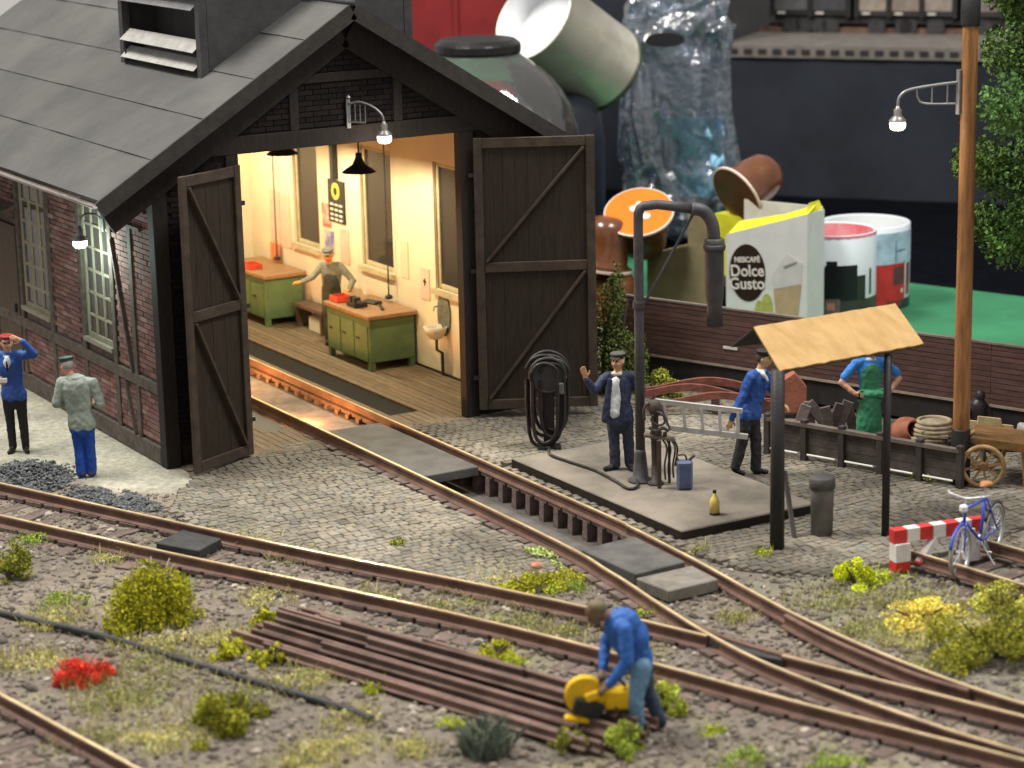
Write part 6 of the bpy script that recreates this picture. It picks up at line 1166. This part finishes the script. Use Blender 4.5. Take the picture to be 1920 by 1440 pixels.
def blob(cx, cy, rx, ry, h, n, col, size=(.018, .036), lobes=6, base=-.03, spread=.92):
    L = []
    for k in range(lobes * 2 + 3):
        a = rng.uniform(0, 6.28); e = math.asin(rng.uniform(.02, 1.0)); q = rng.uniform(.40, spread); L.append((q * math.cos(a) * math.cos(e), q * math.sin(a) * math.cos(e), q * math.sin(e) * .95, rng.uniform(.10, .36), rng.uniform(.62, 1.28)))
    L += [(rng.uniform(-1, 1), rng.uniform(-1, 1), .04, rng.uniform(.12, .2), rng.uniform(.8, 1.2)) for _ in range(3)]
    W_ = [l[3] ** 2 for l in L]; n = int(n * 1.9)
    for lx, ly, lz, lr, lt in rng.choices(L, W_, k=n):
        d = Vector((rng.gauss(0, 1), rng.gauss(0, 1), rng.gauss(0, 1))).normalized() * lr * rng.random() ** .2 * (1.15 if rng.random() < .06 else 1)
        x, y, z = lx + d.x, ly + d.y, lz + d.z * .9
        if z < 0: z = rng.uniform(0, .12)
        c = tintc(col); yield (cx + x * rx, cy + y * ry, base + z * h), rng.uniform(*size) * .62, (c[0] * lt, c[1] * lt, c[2] * lt, 1)
YG = (.27, .27, .020); OL = (.15, .155, .022); LIME = (.36, .40, .012); GR = (.14, .17, .05); DK = (.030, .065, .018); STRAW = (.40, .36, .14)
def bush(label, cx, cy, rx, ry, h, n, col, stem=None, cat='bush', size=(.018, .036), lobes=6, nm='bush', spread=.92):
    t = thing(nm, label, cat, (cx, cy, -.05)); leaves(blob(0, 0, rx, ry, h, n, col, size, lobes, 0.0, spread), 'foliage', t)
    b = MB()
    for k in range(5): a = rng.uniform(0, 6.28); b.tube([(0, 0, -.02), (.25 * rx * math.cos(a), .25 * ry * math.sin(a), h * .4), (.5 * rx * math.cos(a), .5 * ry * math.sin(a), h * .75)], [.022, .016, .007], 6)
    b.build('stem', stem or M('stem_brown', (.10, .075, .05), .9, .3, 6), t); return t
bush('large round yellow green bush in front of the foreground track at left', -2.69, -5.86, .66, .60, .92, 8500, (.205, .200, .012), M('stem_pale', (.50, .46, .38), .8, .2, 6), lobes=22, spread=.74)
bush('olive green bush at the bottom near the left corner', -3.29, -9.40, .48, .42, .55, 3600, (.17, .17, .018), lobes=8)
bush('small olive bush cut off by the left edge', -3.52, -3.38, .34, .34, .42, 1300, OL); bush('bright lime shrub left of the striped barrier', 4.82, -9.38, .36, .30, .34, 1500, LIME)
bush('large olive shrub at the right edge beyond the turnout', 4.45, -12.15, .72, .75, .62, 6000, (.18, .18, .022), lobes=10); bush('yellow green shrub at the right edge below the siding', 5.55, -11.10, .45, .50, .36, 1800, (.30, .30, .06), lobes=8)
bush('low yellow weeds between barrier and turnout', 4.60, -10.80, .62, .42, .22, 1900, (.46, .40, .09), lobes=10, nm='weed_patch', cat='weeds'); bush('yellow green weed behind the rail stack end', -1.62, -6.75, .22, .20, .22, 650, YG, nm='weed_patch', cat='weeds')
bush('bright weed left of the rail stack', -2.40, -7.44, .24, .20, .24, 700, YG, nm='weed_patch', cat='weeds'); bush('bright weed just right of the other at the rail stack', -2.08, -7.86, .26, .20, .24, 750, YG, nm='weed_patch', cat='weeds')
bush('weed clump between the rail stack and the foreground track', .04, -9.10, .38, .34, .22, 1100, YG, nm='weed_patch', cat='weeds'); bush('weed clump at the feet of the bent worker', -.24, -12.12, .30, .26, .34, 1100, (.22, .27, .04), nm='weed_patch', cat='weeds')
bush('weed clump at the near end of the rail stack', -.68, -11.80, .28, .24, .28, 900, (.20, .22, .04), nm='weed_patch', cat='weeds'); bush('lime weed right behind the bent worker', .66, -11.52, .22, .24, .36, 800, (.28, .32, .04), nm='weed_patch', cat='weeds')
bush('moss green weeds between the turnout rails beside the cobbles', 1.62, -7.35, .62, .36, .22, 2100, YG, lobes=10, nm='weed_patch', cat='weeds'); bush('pale green trailing weed along the pit rail', 2.22, -6.35, .18, .60, .14, 800, (.30, .36, .14), lobes=9, nm='weed_patch', cat='weeds')
bush('small tuft growing out of the cobbles', 1.02, -5.02, .12, .12, .16, 260, (.34, .36, .08), nm='weed_patch', cat='weeds'); bush('yellow green grass tuft left of the wooden pole', 8.42, -6.55, .34, .30, .26, 900, (.30, .32, .05), nm='weed_patch', cat='weeds')
bush('dark leafy climber beside the right door', 7.55, .05, .50, .45, 2.05, 3600, (.085, .11, .03), lobes=14, size=(.03, .06)); bush('olive foliage at the foot of the brown wagon', 8.05, -.55, .34, .34, .55, 900, (.22, .24, .04), size=(.025, .05))
# red flower tuft
rf = thing('flower_tuft', 'bright red flower tuft in the lower left foreground', 'flowers', (-4.04, -7.28, -.05))
def spikes(cx, cy, rx, n, h, col, wd=.008, lean=.45):
    for _ in range(n):
        a = rng.uniform(0, 6.28); r = math.sqrt(rng.random()) * rx; yield cx + r * math.cos(a), cy + r * math.sin(a), h * rng.uniform(.5, 1), rng.uniform(-lean, lean), rng.uniform(-lean, lean), wd * rng.uniform(.7, 1.4), tintc(col, .7, 1.25)
def blades(gen, nm, parent=None, kind=None, base=-.05):
    V = []; F = []; T = []
    for x, y, h, lx, ly, wd, c in gen:
        k = len(V); a = rng.uniform(0, 3.14); ux, uy = math.cos(a) * wd, math.sin(a) * wd; z = base
        V += [(x - ux, y - uy, z), (x + ux, y + uy, z), (x + lx * h * .4 + ux * .6, y + ly * h * .4 + uy * .6, z + h * .6), (x + lx * h, y + ly * h, z + h), (x + lx * h * .4 - ux * .6, y + ly * h * .4 - uy * .6, z + h * .6)]; F.append((k, k + 1, k + 2, k + 3, k + 4)); T.append(c)
    me = bpy.data.meshes.new(nm); me.from_pydata(V, [], F); me.update(); me.materials.append(leaf_m); at = me.attributes.new('tint', 'FLOAT_COLOR', 'FACE'); at.data.foreach_set('color', np.array(T, dtype=np.float32).ravel()); o = link(nm, me, parent)
    if kind: o['kind'] = kind
    return o
leaves(blob(0, 0, .30, .24, .30, 2200, (.42, .042, .026), (.014, .03), 7, 0.0), 'petals', rf); blades(spikes(0, 0, .28, 260, .26, (.42, .05, .03), .006, .8), 'petal_tips', rf, base=0.0); blades(spikes(0, 0, .26, 200, .16, (.20, .22, .06)), 'leaves', rf, base=0.0)
sp = thing('spiky_plant', 'blue green spiky plant at the bottom edge', 'plant', (-1.42, -11.40, -.05)); blades(spikes(0, 0, .24, 420, .38, (.085, .105, .085), .009, .7), 'leaves', sp, base=0.0); blades(spikes(0, 0, .2, 90, .4, (.22, .25, .18), .008, .7), 'pale_leaves', sp, base=0.0)
mf = thing('mushroom', 'tiny red and white mushroom among the weeds by the turnout', 'mushroom', (1.66, -7.30, .10)); MB().lathe([(.028, 0), (.022, .10), (.0, .10)], 10).build('stalk', wht, mf); MB().lathe([(.02, .08), (.075, .09), (.06, .135), (.0, .16)], 14).build('cap', M('mushroom_cap', (.45, .12, .07), .5, .3, 9, col2=(.7, .6, .5)), mf, smooth=True)
# ground cover nobody could count
PATCH = [(-4.3, -6.4, .4, 's'), (-3.9, -9.3, .5, 's'), (-2.0, -8.6, .4, 's'), (-.9, -9.9, .3, 's'), (-1.2, -5.9, .35, 's'), (-.2, -6.6, .3, 'p'), (.9, -10.9, .25, 's'), (3.6, -12.0, .3, 'p'), (2.9, -9.6, .2, 'p'), (-2.2, -3.4, .25, 's'), (-4.6, -8.9, .4, 'p'), (-2.78, -2.11, .28, 'g'), (-3.3, -4.69, .34, 'g'), (-.44, -3.73, .34, 'p'), (-.23, -4.69, .34, 'p'), (-.82, -7.84, .18, 'g'), (.03, -9.45, .2, 'y'), (1.85, -7.63, .3, 'g'), (.47, -7.39, .42, 'p'), (.74, -8.26, .42, 'p'), (2.1, -8.96, .15, 'y'), (1.95, -9.51, .18, 'y'), (.7, -12.29, .16, 'y'), (5.2, -9.45, .3, 'y'), (4.78, -11.44, .5, 's'), (5.48, -11.27, .5, 's'), (-2.02, -10.96, .25, 's'), (-1.36, -10.64, .16, 'y'), (-2.12, -9.87, .3, 's'), (-2.69, -10.52, .45, 's'), (-3.13, -10.71, .35, 's'), (-3.66, -7.92, .7, 'p'), (-3.16, -7.29, .5, 'p'), (-4.01, -8.05, .4, 'p'), (-2.9, -8.7, .55, 'p'), (4.5, -7.9, .16, 'y'), (3.98, -7.34, .14, 'p'), (.56, -13.01, .3, 'g'), (1.16, -13.58, .3, 'g'), (-3.0, -6.6, .5, 's'), (-2.2, -6.9, .35, 's'), (-3.6, -5.2, .4, 's'), (4.2, -9.7, .5, 'p'), (3.9, -10.8, .4, 'p'), (1.0, -9.0, .35, 'p'), (-1.59, -9.32, .12, 'y'), (4.2, -11.3, .5, 's'), (5.9, -10.9, .3, 's'), (1.45, -6.9, .45, 's'), (1.3, -10.0, .3, 'p'), (-1.9, -4.9, .2, 'g'), (5.0, -10.2, .5, 'p')]
PC = {'g': (.20, .26, .05), 'p': (.20, .20, .085), 'y': (.30, .34, .03), 's': (.33, .31, .13)}
def gc():
    for x, y, r, k in PATCH:
        yield from ((p, s, c) for p, s, c in blob(x, y, r, r * .8, .06 + .05 * (k in 'gy'), int(1300 * r), PC[k], (.014, .028), 8, -.035))
leaves(gc(), 'low_weeds', None, 'stuff')['label'] = 'low scattered weeds between the tracks'
def dg_():
    for x, y, r, k in PATCH: yield from spikes(x, y, r * 1.2, int((520 if k in 'sp' else 220) * r), .16, PC[k] if k != 'p' else (.29, .275, .12), .005, .9)
blades(dg_(), 'dry_grass', None, 'stuff', -.05)['label'] = 'pale dry grass fibres on the ballast'
# --- tree at the right edge
tr = thing('leafy_tree', 'dark green leafy tree at the right edge behind the pole', 'tree', (10.74, -7.38, -.05)); bark = M('bark', (.07, .052, .04), .9, .35, 6, .4, 25)
b = MB(); b.tube([(0, 0, -.05), (.05, 0, 1.4), (-.02, .05, 3.0), (.05, 0, 5.2), (0, 0, 7.4)], [.20, .17, .14, .09, .03], 12); b.build('trunk', bark, tr, smooth=True)
b = MB(); LB = []
for k in range(46):
    a = k * 2.4 + rng.uniform(-.3, .3); z = 2.7 + 5.2 * k / 46; L = (1.75 if z < 6 else 1.75 - (z - 6) * .5) * rng.uniform(.75, 1.1); e_ = Vector((math.cos(a) * L, math.sin(a) * L, z + .55)); b.tube([(0, 0, z - .4), e_ * .5 + Vector((0, 0, z * .5)), e_], [.05, .03, .012], 6); LB += [(e_ * t + Vector((0, 0, (1 - t) * (z - .1))), .30 + .22 * rng.random()) for t in (.45, .72, .98)]
b.build('branches', bark, tr)
def crown():
    for c_, r in LB:
        n = int(950 * r / .4); cc = tintc((.060, .108, .028), .55, 1.35)
        for _ in range(n):
            d = Vector((rng.gauss(0, 1), rng.gauss(0, 1), rng.gauss(0, .7))); d = d.normalized() * r * rng.random() ** .4; p = c_ + d; v = rng.uniform(.6, 1.45); yield tuple(p), rng.uniform(.024, .048), (cc[0] * v, cc[1] * v, cc[2] * v, 1)
leaves(crown(), 'crown', tr)
